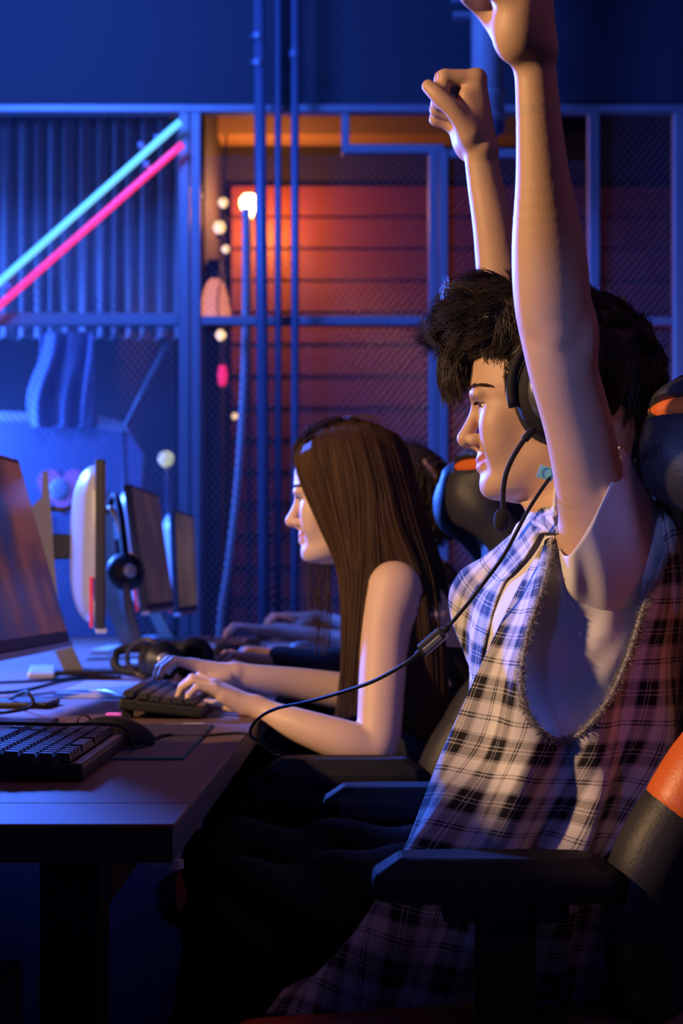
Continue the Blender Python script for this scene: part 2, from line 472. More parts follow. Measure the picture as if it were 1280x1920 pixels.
m_shade = pm('orange_shade', (.85,.38,.18), (.75,.30,.14), rough=.7, scale=20, emit=(1.0,.28,.10), estr=.85)
ls = thing('wall_lampshade', 'glowing orange tapered lampshade beside the double post', 'lamp', P(402,600,7.4))
c = P(403,605,7.4)
MB().lathe([(.075,.0),(.07,.06),(.055,.14),(.035,.19),(.015,.205)], (0,0,1), c, 24).build('shade', m_shade, ls, True)
MB().lathe([(.02,.2),(.02,.23),(.0,.24)], (0,0,1), c, 12).build('cap', m_dark, ls, True)
m_redlight = pm('red_lamp', (.9,.05,.15), emit=(1.0,.02,.10), estr=1.1)
rl = thing('red_signal_lamp', 'small oval red light between the post and the white pole', 'lamp', P(417,704,7.3))
MB().lathe([(0,.05),(.014,.044),(.021,.02),(.021,-.02),(.014,-.044),(0,-.05)], (0,0,1), P(417,704,7.3), 14).build('lens', m_redlight, rl, True)
MB().rbox(P(409,722,7.34) + Vector((0,-.01,0)), P(425,686,7.34) + Vector((0,.02,0)), .004).build('housing', m_dark, rl)
# dark block added in place of the dark recess right of the double post
bl = thing('recess_block', 'dark block standing in for the dark recess right of the double post behind the mesh', 'recess block', (P(380,0,7.6).x,7.7,0))
MB().rbox((P(386,0,7.7).x,7.78,0), (P(410,0,7.7).x,8.1,P(0,470,7.6).z), .01).build('recess_body', m_dark, bl)
# ------------------------------------------------------------------ desk row
DZ = 0.755
m_desk = pm('desk_laminate', (.19,.112,.092), (.15,.088,.072), rough=.6, spec=.22, scale=5, stretch=(1,14,1), bump=.12, bump_scale=160)
m_deskedge = pm('desk_edge', (.03,.024,.028), (.024,.02,.023), rough=.5, scale=8)
m_blackp = pm('black_plastic', (.018,.018,.02), (.013,.013,.015), rough=.42, scale=60)
m_blackm = pm('black_matte', (.014,.014,.016), (.01,.01,.012), rough=.7, spec=.25, scale=60, bump=.1)
m_blackmet = pm('black_metal', (.02,.02,.024), rough=.35, metal=.4, scale=30)
m_silver = pm('silver_plastic', (.62,.63,.66), (.55,.56,.6), rough=.3, metal=.3, scale=40)
m_olive = pm('grey_stand_metal', (.22,.20,.155), (.19,.17,.13), rough=.45, metal=.3, scale=30)
m_whitep = pm('white_plastic', (.46,.48,.52), (.40,.42,.46), rough=.35, scale=30)
def edge_x(d):      # right edge of the row drifts slightly
    return -.153 + (d - 1.467) * .0195
desk = thing('computer_desk', 'long brown laminate desk row with dark edge carrying the keyboards', 'desk', (-.6,1.5,0))
DL = -1.75
def slab(d0, d1):
    b = MB(); a, c = edge_x(d0), edge_x(d1)
    b.prism([(DL,d0,DZ-.004),(a,d0,DZ-.004),(c,d1,DZ-.004),(DL,d1,DZ-.004)], (0,0,.004))
    o = b.build('tabletop_board', m_desk, desk)
    o.modifiers.new('b','BEVEL').width = .0012
    return o
slab(1.467, 1.604); slab(1.606, 2.42); slab(2.422, 3.35); slab(3.352, 4.3); slab(4.302, 6.2)
b = MB(); b.prism([(DL,1.469,DZ-.036),(edge_x(1.469)-.002,1.469,DZ-.036),(edge_x(6.2)-.002,6.2,DZ-.036),(DL,6.2,DZ-.036)], (0,0,.0315)); b.build('tabletop_core', m_deskedge, desk)
for (x, y) in ((-.26,1.56),(-1.6,1.56),(-.26,3.36),(-1.6,3.36),(-.26,5.9),(-1.6,5.9)):
    MB().rbox((x-.03,y-.03,0), (x+.03,y+.03,DZ-.037), .004).build('leg', m_blackmet, desk)
MB().rbox((-.29,1.6,.60), (-.27,5.9,.715), .003).build('apron', m_blackmet, desk)
MB().tube([P(328,1612,1.50), P(328,1628,1.50)], .008, 10).build('edge_bolt', m_silver, desk)

# computer tower and cables under the desk
pc = thing('computer_tower', 'black computer tower with blue lit ports under the desk', 'computer', (-.55,1.75,0))
MB().rbox((-.80,1.72,.03), (-.385,1.94,.52), .008).build('case', m_blackp, pc)
for q in ((-.78,1.74),(-.41,1.74),(-.78,1.92),(-.41,1.92)):
    MB().tube([(q[0],q[1],0),(q[0],q[1],.032)], .015, 10).build('foot', m_blackm, pc)
m_bled = pm('blue_led', (.2,.4,.9), emit=(.12,.3,1.0), estr=.25)
for k in range(3):
    MB().rbox((-.62-.0,1.716,.36-.02*k), (-.45,1.7205,.372-.02*k), .002).build('front_vent', m_bled if k == 0 else m_blackm, pc)
hk = thing('desk_cable_clamp', 'small silver hook clamp under the desk edge', 'clamp', P(125,1690,1.62))
MB().tube(crom([P(110,1702,1.62),P(122,1706,1.62),P(134,1720,1.62)],5), .0035, 8).build('hook', m_silver, hk, True)
for k in range(3):
    MB().tube([P(130+k*2,1666+k*5,1.62), P(158-k*3,1668+k*5,1.62)], .0022, 8).build('spring_turn', m_silver, hk, True)
MB().rbox(P(112,1664,1.63), P(160,1610,1.66), .003).build('mount', m_blackmet, hk)

# ------------------------------------------------------------------ monitors
m_bezel = pm('monitor_bezel', (.03,.03,.034), rough=.35, scale=50)
m_redstripe = pm('red_accent', (.8,.03,.06), rough=.35, scale=30, emit=(1,.03,.08), estr=.25)
def screen_mat(name, seed, tint):
    m = bpy.data.materials.new(name); m.use_nodes = True
    nt = m.node_tree; N, L = nt.nodes, nt.links; b = N['Principled BSDF']
    tc = N.new('ShaderNodeTexCoord'); mp = N.new('ShaderNodeMapping')
    mp.inputs['Location'].default_value = (seed, seed * 1.7, 0)
    L.new(tc.outputs['Object'], mp.inputs['Vector'])
    nz = N.new('ShaderNodeTexNoise'); nz.inputs['Scale'].default_value = 5; nz.inputs['Detail'].default_value = 3
    L.new(mp.outputs['Vector'], nz.inputs['Vector'])
    rp = N.new('ShaderNodeValToRGB'); e = rp.color_ramp
    e.elements[0].position = .35; e.elements[0].color = (*tint[0], 1)
    e.elements[1].position = .65; e.elements[1].color = (*tint[1], 1)
    q = e.elements.new(.5); q.color = (*tint[2], 1)
    L.new(nz.outputs['Fac'], rp.inputs['Fac'])
    b.inputs['Base Color'].default_value = (.01,.01,.012,1); b.inputs['Roughness'].default_value = .25
    L.new(rp.outputs['Color'], b.inputs['Emission Color']); b.inputs['Emission Strength'].default_value = .32
    return m
def monitor(label, cx, cy, zc, yaw, w, h, scr, tilt=0.0, back='full', group='monitors along the desk row'):
    """faces +X before yaw; parts in local space, z from the desk top"""
    t = thing('monitor', label, 'monitor', (cx, cy, DZ), group)
    t.rotation_euler = (0, 0, yaw)
    zc -= DZ
    R = Matrix.Rotation(tilt, 3, 'Y')
    c = Vector((0,0,zc))
    def tr(p): return c + R @ Vector(p)
    def prt(name, b, m, smooth=False):
        b.v = [tuple(tr(p)) for p in b.v]
        return b.build(name, m, t, smooth, world_space=False)
    prt('bezel', MB().rbox((-.022,-w/2,-h/2), (.0,w/2,h/2), .004), m_bezel)
    prt('screen', MB().box((-.002,-w/2+.010,-h/2+.022), (.0012,w/2-.010,h/2-.010)), scr)
    prt('lower_trim', MB().rbox((-.02,-w/2,-h/2-.010), (.004,w/2,-h/2+.001), .003), m_silver)
    # bulged back shell: lofted rings
    b = MB(); n = 8
    rings = []
    for k in range(n + 1):
        a = k / n
        sc = math.cos(a * math.pi / 2 * .82)
        rings.append((-.020 - .055 * math.sin(a * math.pi / 2), w/2 * (.985 * sc + .0), h/2 * (.985 * sc)))
    seg = 24
    vs = []
    for (x, hw, hh) in rings:
        for s in range(seg):
            an = 2*math.pi*s/seg
            ca, sa = math.cos(an), math.sin(an)
            e = .35
            vs.append((x, hw*math.copysign(abs(ca)**e, ca), hh*math.copysign(abs(sa)**e, sa)))
    fs = [(i*seg+k, i*seg+(k+1)%seg, (i+1)*seg+(k+1)%seg, (i+1)*seg+k) for i in range(n) for k in range(seg)]
    fs.append(tuple(n*seg+k for k in range(seg)))
    b.add(vs, fs); prt('back_shell', b, m_whitep, True)
    prt('accent_stripe', MB().rbox((-.034,-w/2-.0015,-h/2+.004), (-.027,-w/2+.004,-h/2+.115), .002), m_redstripe)
    # stand: bent flat column, neck, foot
    def col(p, q, th, wd):
        p, q = Vector(p), Vector(q)
        b_ = MB(); dz = (q - p).normalized(); nx_ = Vector((dz.z,0,-dz.x)) * th/2
        b_.add([p-nx_+Vector((0,-wd/2,0)), p+nx_+Vector((0,-wd/2,0)), p+nx_+Vector((0,wd/2,0)), p-nx_+Vector((0,wd/2,0)),
                q-nx_+Vector((0,-wd/2,0)), q+nx_+Vector((0,-wd/2,0)), q+nx_+Vector((0,wd/2,0)), q-nx_+Vector((0,wd/2,0))],
               [(0,3,2,1),(4,5,6,7),(0,1,5,4),(1,2,6,5),(2,3,7,6),(3,0,4,7)])
        return b_
    poly = [(-.165,zc+.09),(-.140,zc+.115),(-.138,zc+.175),(-.126,zc+.175),(-.118,zc+.08),(-.110,zc-.05),(-.098,zc-.175),(-.045,.012),(-.090,.012),(-.148,zc-.16),(-.155,zc-.03)]
    MB().prism([(x,-.035,z) for x, z in poly], (0,.07,0)).build('stand_column', m_olive, t, False, False)
    MB().rbox((-.125,-.03,zc-.03), (-.06,.03,zc+.03), .006).build('stand_neck', m_blackp, t, False, False)
    MB().tube([(-.13,-.02,zc+.09),(-.09,-.03,zc+.085),(-.05,-.03,zc+.10)], .006, 8).build('cable_hook', m_blackp, t, True, False)
    MB().rbox((-.17,-.16,0), (-.11,.16,.014), .005).build('stand_foot', m_silver, t, False, False)
    MB().rbox((-.13,-.05,0), (.09,.05,.012), .005).build('stand_tongue', m_blackp, t, False, False)
    return t
warm_s = ((.05,.02,.03),(.30,.10,.07),(.16,.05,.04))
monitor('unseen monitor of the cheering boy, just outside the left picture edge, placed to shade him', -.64, 1.60, 1.02, 0.0, .61, .37, screen_mat('screen_a', 2.2, warm_s))  # out of view, added for its shadow on the boy below the armrest
mon1 = monitor('nearest monitor with a glowing reddish screen at the left picture edge', -.595, 2.82, 1.035, -.05, .61, .37, screen_mat('screen_game', 1.3, ((.03,.04,.20),(.38,.10,.07),(.15,.05,.06))), tilt=-.28)
mon2 = monitor('second monitor, turned away, edge-on with pale curved back', -.565, 3.78, 1.055, .17, .61, .37, screen_mat('screen_b', 4.1, warm_s))
mon3 = monitor('third monitor from the front, dark brownish screen', -.575, 4.90, 1.07, -.02, .61, .37, screen_mat('screen_c', 7.7, ((.07,.04,.04),(.16,.08,.06),(.10,.05,.05))), tilt=-.14)
mon4 = monitor('farthest monitor, brown screen in front of the double post', -.56, 5.80, 1.04, -.02, .58, .36, screen_mat('screen_d', 9.2, ((.12,.07,.04),(.26,.15,.09),(.18,.10,.06))), tilt=-.04)

# ------------------------------------------------------------------ keyboards
m_key = pm('keycap', (.028,.027,.032), (.02,.02,.024), rough=.45, scale=80)
m_kbase = pm('keyboard_case', (.016,.016,.018), rough=.5, scale=60)
m_legend = pm('key_glow', (.3,.5,.8), emit=(.2,.4,1.0), estr=.12)
kv = MB()
kv.add([(-.0088,-.0088,0),(.0088,-.0088,0),(.0088,.0088,0),(-.0088,.0088,0),(-.0066,-.0062,.0085),(.0066,-.0062,.0085),(.0066,.0062,.0085),(-.0066,.0062,.0085)],
       [(0,3,2,1),(4,5,6,7),(0,1,5,4),(1,2,6,5),(2,3,7,6),(3,0,4,7)])
KEY_ME = None
def keyboard(label, x0, y0, tilt, group='mechanical keyboards on the desk', length=.352, zlift=.0):
    """x0 = front (user side, +X) edge, y0 = near end; rows run along Y"""
    global KEY_ME
    t = thing('keyboard', label, 'keyboard', (x0, y0, DZ), group)
    R = Matrix.Rotation(tilt, 3, 'Y')     # back edge (-X) raised
    W = .136
    def rb(b):
        b.v = [tuple(R @ Vector(p)) for p in b.v]; return b
    case = rb(MB().rbox((-W,0,.002), (0,length,.019), .004)); case.build('case', m_kbase, t, False, False)
    rb(MB().rbox((-.012,.004,.019), (-.002,length-.004,.0205), .0007, 1)).build('front_lip', pm('kb_lip', (.10,.07,.065), rough=.4), t, False, False)
    for yy in (.03, length-.03):
        p = R @ Vector((-W+.012,yy,.002))
        if p.z > .003:
            MB().rbox((p.x-.008,yy-.012,0), (p.x+.008,yy+.012,p.z+.001), .001, 1).build('flip_foot', m_blackm, t, False, False)
        MB().box((-.016,yy-.012,0), (-.004,yy+.012,.004)).build('rubber_foot', m_blackm, t, False, False)
    if KEY_ME is None:
        me = bpy.data.meshes.new('key'); me.from_pydata(kv.v, [], kv.f); me.materials.append(m_key); KEY_ME = me
    q = R.to_4x4().to_euler()
    for r in range(6):
        xx = -.024 - r * .0191 - (.004 if r == 5 else 0)
        n = 17
        for c_ in range(n):
            if r == 0 and 4 <= c_ <= 8 and c_ != 6: continue
            yy = .014 + c_ * (length - .028) / (n - 1)
            o = bpy.data.objects.new('key', KEY_ME)
            sculpt = .0195 + .0012 * abs(r - 2)
            o.location = R @ Vector((xx, yy, sculpt)); o.rotation_euler = q
            if r == 0 and c_ == 6: o.scale = (1, 5.4, 1)
            link(o, t)
    return t
keyboard('black mechanical keyboard nearest the camera at the desk front', -.286, 1.765, .055)
keyboard('black mechanical keyboard with steeply tilted keys under the typing hands of the girl', -.222, 2.555, .11)
keyboard('black keyboard under the hands of the player behind the girl', -.235, 3.60, .05)
keyboard('far black keyboard near the end of the desk row', -.235, 4.62, .05)

# ------------------------------------------------------------------ mouse, mats
m_pad = pm('dark_mousepad', (.025,.022,.03), (.02,.018,.025), rough=.6, scale=90, bump=.1)
pd = thing('mousepad', 'dark cloth mousepad with a teal edge at the desk corner', 'mousepad', (-.34,2.2,DZ))
MB().rbox((-.50,1.985,DZ), (-.196,2.44,DZ+.0035), .0015, 1).build('mat', m_pad, pd)
b = MB(); b.tube([(-.499,1.985,DZ+.0018),(-.197,1.985,DZ+.0018),(-.197,2.439,DZ+.0018)], .0018, 6); b.build('stitched_edge', pm('teal_thread', (.02,.16,.18), rough=.7, scale=200), pd, True)
def mouse(label, cx, cy, rot, zz):
    t = thing('computer_mouse', label, 'mouse', (cx, cy, zz)); t.rotation_euler = (0,0,rot)
    nu, nv = 20, 24
    vs = []
    L_, W_, H_ = .124, .066, .041
    for i in range(nu + 1):
        a = i / nu                      # along the mouse, 0 = front
        hw = W_/2 * (max(1 - abs(2*a-1)**3.2, 0)) ** .5 * (1 - .12*math.sin(a*math.pi)) 
        hh = H_ * (math.sin(math.pi * (a*.86+.10)) ** .75) * (1 - .25*(1-a))
        for j in range(nv):
            an = math.pi * j / (nv - 1)
            e = .75
            vs.append((-L_/2 + a*L_, hw*math.copysign(abs(math.cos(an))**e, math.cos(an)), .001 + hh*abs(math.sin(an))**e))
    fs = [(i*nv+j, i*nv+j+1, (i+1)*nv+j+1, (i+1)*nv+j) for i in range(nu) for j in range(nv-1)]
    fs += [tuple(i*nv for i in range(nu+1)), ]
    fs += [(i*nv, (i+1)*nv, (i+1)*nv+nv-1, i*nv+nv-1) for i in range(nu)]
    obj('shell', vs, fs[:-nu-1] + fs[-nu:], m_blackm, t, True, False)
    MB().lathe([(.0085,-.0035),(.0105,-.002),(.0105,.002),(.0085,.0035)], (0,1,0), (-.034,0,.0285), 18).build('scroll_wheel', m_blackp, t, True, False)
    MB().rbox((-.004,-.006,.0375), (.016,.006,.0415), .0015, 1).build('logo_light', pm('pink_led', (.6,.1,.5), emit=(.9,.12,.55), estr=.5), t, False, False)
    return t
mouse('black computer mouse on the dark mousepad behind the nearest keyboard', -.312, 2.15, -.06, DZ+.0035)
ws = thing('white_mat', 'pale white sheet lying behind the tilted keyboard', 'mat', (-.5,3.2,DZ))
MB().rbox((-.545,3.02,DZ), (-.36,3.40,DZ+.008), .002, 1).build('sheet', m_whitep, ws)
MB().rbox((-.56,3.0,DZ), (-.36,3.02,DZ+.004), .0015, 1).build('front_strip', m_whitep, ws)
tk = thing('paper_slips', 'two pale slips lying on the far edge of the dark mousepad', 'paper', (-.24,2.45,DZ))
MB().rbox((-.272,2.452,DZ), (-.235,2.462,DZ+.002), .0007, 1).build('slip', m_whitep, tk)
MB().rbox((-.245,2.47,DZ), (-.212,2.478,DZ+.002), .0007, 1).build('slip', m_whitep, tk)
ph = thing('tablet_board', 'thin dark slab lying left behind the nearest keyboard', 'tablet', (-.6,2.3,DZ))
MB().rbox((-.66,2.27,DZ), (-.44,2.5,DZ+.008), .003, 1).build('slab', m_blackp, ph)
def cable(label, pts, r, m=m_blackm, n=8, name='cable'):
    b = MB().tube(crom(pts, 8), r, n)
    o = b.build(name, m, None, True)
    return tag(o, label, 'cable')
cable('thin black cable looping over the desk left of the white sheet', [(-.75,2.65,DZ+.004),(-.62,2.85,DZ+.004),(-.545,2.72,DZ+.03),(-.52,2.66,DZ+.035),(-.515,2.64,DZ+.012),(-.60,2.60,DZ+.004),(-.75,2.7,DZ+.004)], .003)
cable('white keyboard cable crossing the pale sheet', [(-.368,2.82,DZ+.02),(-.40,2.9,DZ+.012),(-.45,3.03,DZ+.012),(-.55,3.08,DZ+.006),(-.62,3.0,DZ+.004),(-.8,2.9,DZ+.004)], .0028, m_silver)
cable('dark cable curling between the monitor feet', [(-.75,3.4,DZ+.003),(-.62,3.55,DZ+.003),(-.52,4.0,DZ+.003),(-.45,4.25,DZ+.003),(-.52,4.5,DZ+.003),(-.7,4.4,DZ+.003)], .003)
cable('dark cable trailing in front of the nearest monitor foot', [(-.9,3.3,DZ+.003),(-.66,3.12,DZ+.003),(-.60,3.5,DZ+.003),(-.50,3.62,DZ+.003),(-.62,3.7,DZ+.003)], .003)

# ------------------------------------------------------------------ headset lying on the desk
m_olivep = pm('headset_band_metal', (.10,.085,.06), (.08,.07,.05), rough=.35, metal=.3, scale=30)
m_leather = pm('black_leather', (.030,.030,.034), (.022,.022,.026), rough=.5, spec=.35, scale=120, bump=.25, bump_scale=260)
def desk_headset(label, c, zup):
    t = thing('headset', label, 'headset', (c.x, c.y, zup))
    def cup(off, s):
        o = c + Vector(off)
        MB().lathe([(.0,.030*s),(.014,.029*s),(.020,.022*s),(.032,.018*s),(.042,.008*s),(.044,-.002*s),(.043,-.012*s),(.034,-.020*s)], (.35,-.93,.1), o, 28).build('earcup', m_blackp, t, True)
        MB().lathe([(.0,.0315*s),(.012,.0312*s),(.0155,.0285*s)], (.35,-.93,.1), o, 20).build('cup_badge', m_silver, t, True)
        tor = [(.034 + .012*math.cos(a), -.024*s + .010*math.sin(a)) for a in [2*math.pi*k/10 for k in range(11)]]
        MB().lathe(tor, (.35,-.93,.1), o, 28).build('ear_pad', m_leather, t, True)
    cup((0,0,0), 1); cup((.055,.10,0), -1)
    MB().tube(crom([c+Vector((.0,-.006,.03)), c+Vector((-.03,-.002,.045)), c+Vector((-.066,.02,.03)), c+Vector((-.078,.04,.0)), c+Vector((-.06,.045,-.03)), c+Vector((-.02,.03,-.038)), c+Vector((.02,.05,-.036))], 6), .0055, 10).build('yoke', m_olivep, t, True)
    MB().tube(crom([c+Vector((.02,.05,-.034)), c+Vector((-.09,.06,-.025)), c+Vector((-.11,.07,.0)), c+Vector((-.09,.10,.02)), c+Vector((.05,.13,.03))], 6), .010, 10).build('headband', m_leather, t, True)
    return t
desk_headset('black over-ear headset lying on the desk in front of the second monitor', Vector((-.385, 3.42, DZ+.050)), DZ)
hs = thing('hanging_headset', 'dark round headset earcup hanging behind the second monitor', 'headset', P(236,1075,4.15))
c = P(236,1072,4.15)
MB().lathe([(.0,.030),(.014,.029),(.022,.024),(.040,.018),(.052,.004),(.050,-.012),(.036,-.02)], (.5,-.85,.1), c, 24).build('earcup', m_blackp, hs, True)
MB().lathe([(.0,.0315),(.013,.031),(.018,.027)], (.5,-.85,.1), c, 20).build('cup_badge', m_silver, hs, True)
MB().tube(crom([P(236,1040,4.15),P(226,960,4.17),P(215,930,4.2),P(200,960,4.25)],6), .009, 10).build('headband', m_blackm, hs, True)
m_standd = m_olive
st = thing('headset_stand', 'curved grey headset stand foot behind the desk headset', 'stand', P(262,1205,4.1))
MB().prism([P(230,1105,4.12),P(243,1105,4.12),P(247,1140,4.12),P(268,1215,4.12),P(255,1217,4.12),P(234,1150,4.12)], (0,.03,0)).build('stem', m_standd, st)
MB().rbox((P(235,0,4.1).x,4.05,DZ), (P(300,0,4.1).x,4.22,DZ+.012), .004).build('foot', m_silver, st)
MB().tube(crom([P(236,1108,4.12),P(236,1060,4.16),P(222,980,4.2),P(205,950,4.22)],5), .008, 8).build('arm', m_standd, st, True)
# ------------------------------------------------------------------ smooth solid modelling on a grid (bodies, clothes, upholstery)
def cr1(c, n):
    """Catmull-Rom along axis 0 of array c (k, ..., m), n samples"""
    c = np.concatenate([2*c[:1]-c[1:2], c, 2*c[-1:]-c[-2:-1]])
    k = len(c) - 3
    u = np.linspace(0, k - 1e-6, n); i = u.astype(int); t = (u - i).reshape((-1,) + (1,)*(c.ndim-1))
    a, b, d, e = c[i], c[i+1], c[i+2], c[i+3]
    return .5*((2*b) + (d-a)*t + (2*a-5*b+4*d-e)*t*t + (3*b-a-3*d+e)*t**3)
class Field:
    def __init__(self):
        self.ops = []
    @staticmethod
    def fr(frame):
        if frame is None: return np.zeros(3), np.eye(3)
        o, R = frame
        return np.array(o, float), np.array(R, float)
    def _put(self, fn, corners, op, k, frame):
        o, R = self.fr(frame)
        w = np.array([o + R @ np.array(c, float) for c in corners])
        self.ops.append((fn, w.min(0), w.max(0), op, k, o, R))
        return self
    def cone(self, a, b, ra, rb, op='u', k=.01, frame=None):
        a, b = np.array(a, float), np.array(b, float)
        ab = b - a; L2 = max(ab @ ab, 1e-9)
        def fn(x, y, z):
            px, py, pz = x - a[0], y - a[1], z - a[2]
            t = np.clip((px*ab[0] + py*ab[1] + pz*ab[2]) / L2, 0, 1)
            return np.sqrt((px - t*ab[0])**2 + (py - t*ab[1])**2 + (pz - t*ab[2])**2) - (ra + (rb - ra) * t)
        lo = np.minimum(a - ra, b - rb); hi = np.maximum(a + ra, b + rb)
        return self._put(fn, self._cor(lo, hi), op, k, frame)
    def chain(self, pts, rs, op='u', k=.01, frame=None):
        A = np.array([tuple(p) for p in pts], float); rs = np.array(rs, float)
        if len(A) > 3:
            C = cr1(np.concatenate([A, rs[:,None]], 1), (len(A)-1)*5 + 1); A, rs = C[:,:3], C[:,3]
        def fn(x, y, z):
            d = None
            for i in range(len(A) - 1):
                a, ab = A[i], A[i+1] - A[i]; L2 = max(ab @ ab, 1e-9)
                px, py, pz = x - a[0], y - a[1], z - a[2]
                t = np.clip((px*ab[0] + py*ab[1] + pz*ab[2]) / L2, 0, 1)
                e = np.sqrt((px - t*ab[0])**2 + (py - t*ab[1])**2 + (pz - t*ab[2])**2) - (rs[i] + (rs[i+1] - rs[i]) * t)
                d = e if d is None else np.minimum(d, e)
            return d
        lo = (A - rs[:,None]).min(0); hi = (A + rs[:,None]).max(0)
        return self._put(fn, self._cor(lo, hi), op, k, frame)
    def ell(self, c, r, op='u', k=.01, frame=None):
        c, r = np.array(c, float), np.array(r, float)
        def fn(x, y, z):
            px, py, pz = (x - c[0]), (y - c[1]), (z - c[2])
            k0 = np.sqrt((px/r[0])**2 + (py/r[1])**2 + (pz/r[2])**2)
            k1 = np.sqrt((px/r[0]**2)**2 + (py/r[1]**2)**2 + (pz/r[2]**2)**2)
            return k0 * (k0 - 1) / np.maximum(k1, 1e-6)
        return self._put(fn, self._cor(c - r, c + r), op, k, frame)
    def box(self, lo, hi, rad=.005, op='u', k=.01, frame=None):
        lo, hi = np.array(lo, float), np.array(hi, float)
        c, h = (lo + hi) / 2, (hi - lo) / 2 - rad
        def fn(x, y, z):
            qx, qy, qz = np.abs(x - c[0]) - h[0], np.abs(y - c[1]) - h[1], np.abs(z - c[2]) - h[2]
            return np.sqrt(np.maximum(qx,0)**2 + np.maximum(qy,0)**2 + np.maximum(qz,0)**2) + np.minimum(np.maximum(qx, np.maximum(qy, qz)), 0) - rad
        return self._put(fn, self._cor(lo, hi), op, k, frame)
    def plane(self, p, n, lo, hi, op='s', k=.002, frame=None):
        """half space on the side n points to, acting only inside lo..hi"""
        p, n = np.array(p, float), np.array(n, float); n = n / np.linalg.norm(n)
        def fn(x, y, z):
            return -((x - p[0])*n[0] + (y - p[1])*n[1] + (z - p[2])*n[2])
        return self._put(fn, self._cor(np.array(lo), np.array(hi)), op, k, frame)
    def loft(self, tab, ex=2.4, op='u', k=.01, frame=None, yc=0.0, sgn=1, taper=None):
        """tab rows (height, front, back, half width); front/back along local x"""
        tab = np.array(sorted(tab), float)
        def fn(x, y, z):
            f = np.interp(z, tab[:,0], tab[:,1]); b = np.interp(z, tab[:,0], tab[:,2]); w = np.interp(z, tab[:,0], tab[:,3])
            c, a = (f + b) / 2, np.abs(f - b) / 2
            q = ((np.abs(x - c) / a) ** ex + (np.abs(y - yc) / w) ** ex) ** (1 / ex)
            d = (q - 1) * np.minimum(a, w)
            dz = np.maximum(tab[0,0] - z, z - tab[-1,0])
            return np.maximum(d, dz)
        lo = np.array([min(tab[:,1].min(), tab[:,2].min()), yc - tab[:,3].max(), tab[0,0]])
        hi = np.array([max(tab[:,1].max(), tab[:,2].max()), yc + tab[:,3].max(), tab[-1,0]])
        return self._put(fn, self._cor(lo, hi), op, k, frame)
    @staticmethod
    def _cor(lo, hi):
        return [(a, b, c) for a in (lo[0], hi[0]) for b in (lo[1], hi[1]) for c in (lo[2], hi[2])]
    def mesh(self, lo=None, hi=None, h=.004, smooth=1, wob=None):
        if lo is None:
            us = [o for o in self.ops if o[3] == 'u']
            lo = np.min([o[1] for o in us], 0) - 4*h; hi = np.max([o[2] for o in us], 0) + 4*h
        lo, hi = np.array(lo, float), np.array(hi, float)
        n = np.ceil((hi - lo) / h).astype(int) + 1
        ax = [lo[i] + np.arange(n[i]) * h for i in range(3)]
        f = np.full(n, .2, np.float32)
        for (fn, l, u, op, k, o, R) in self.ops:
            pad = k + 3*h + (.012 if op == 'u' else 0)
            i0 = np.clip(np.floor((l - pad - lo) / h).astype(int), 0, n); i1 = np.clip(np.ceil((u + pad - lo) / h).astype(int) + 1, 0, n)
            if np.any(i1 <= i0): continue
            sl = tuple(slice(i0[q], i1[q]) for q in range(3))
            X, Y, Z = (ax[0][sl[0]][:,None,None] - o[0]), (ax[1][sl[1]][None,:,None] - o[1]), (ax[2][sl[2]][None,None,:] - o[2])
            if np.allclose(R, np.eye(3)):
                d = fn(X, Y, Z)
            else:
                x = X*R[0,0] + Y*R[1,0] + Z*R[2,0]; y = X*R[0,1] + Y*R[1,1] + Z*R[2,1]; z = X*R[0,2] + Y*R[1,2] + Z*R[2,2]
                d = fn(x, y, z)
            a = f[sl]; d = np.broadcast_to(d, a.shape).astype(np.float32)
            if op == 'u':
                hh = np.clip(.5 + .5*(d - a)/k, 0, 1); f[sl] = d*(1-hh) + a*hh - k*hh*(1-hh)
            elif op == 's':
                hh = np.clip(.5 - .5*(a + d)/k, 0, 1); f[sl] = a*(1-hh) - d*hh + k*hh*(1-hh)
            elif op == 'i':
                f[sl] = np.maximum(a, d)
        if wob is not None:
            band = np.abs(f) < .03
            idx = np.nonzero(band)
            f[idx] += wob(ax[0][idx[0]], ax[1][idx[1]], ax[2][idx[2]]).astype(np.float32)
        return surface_nets(f, lo, h, smooth)

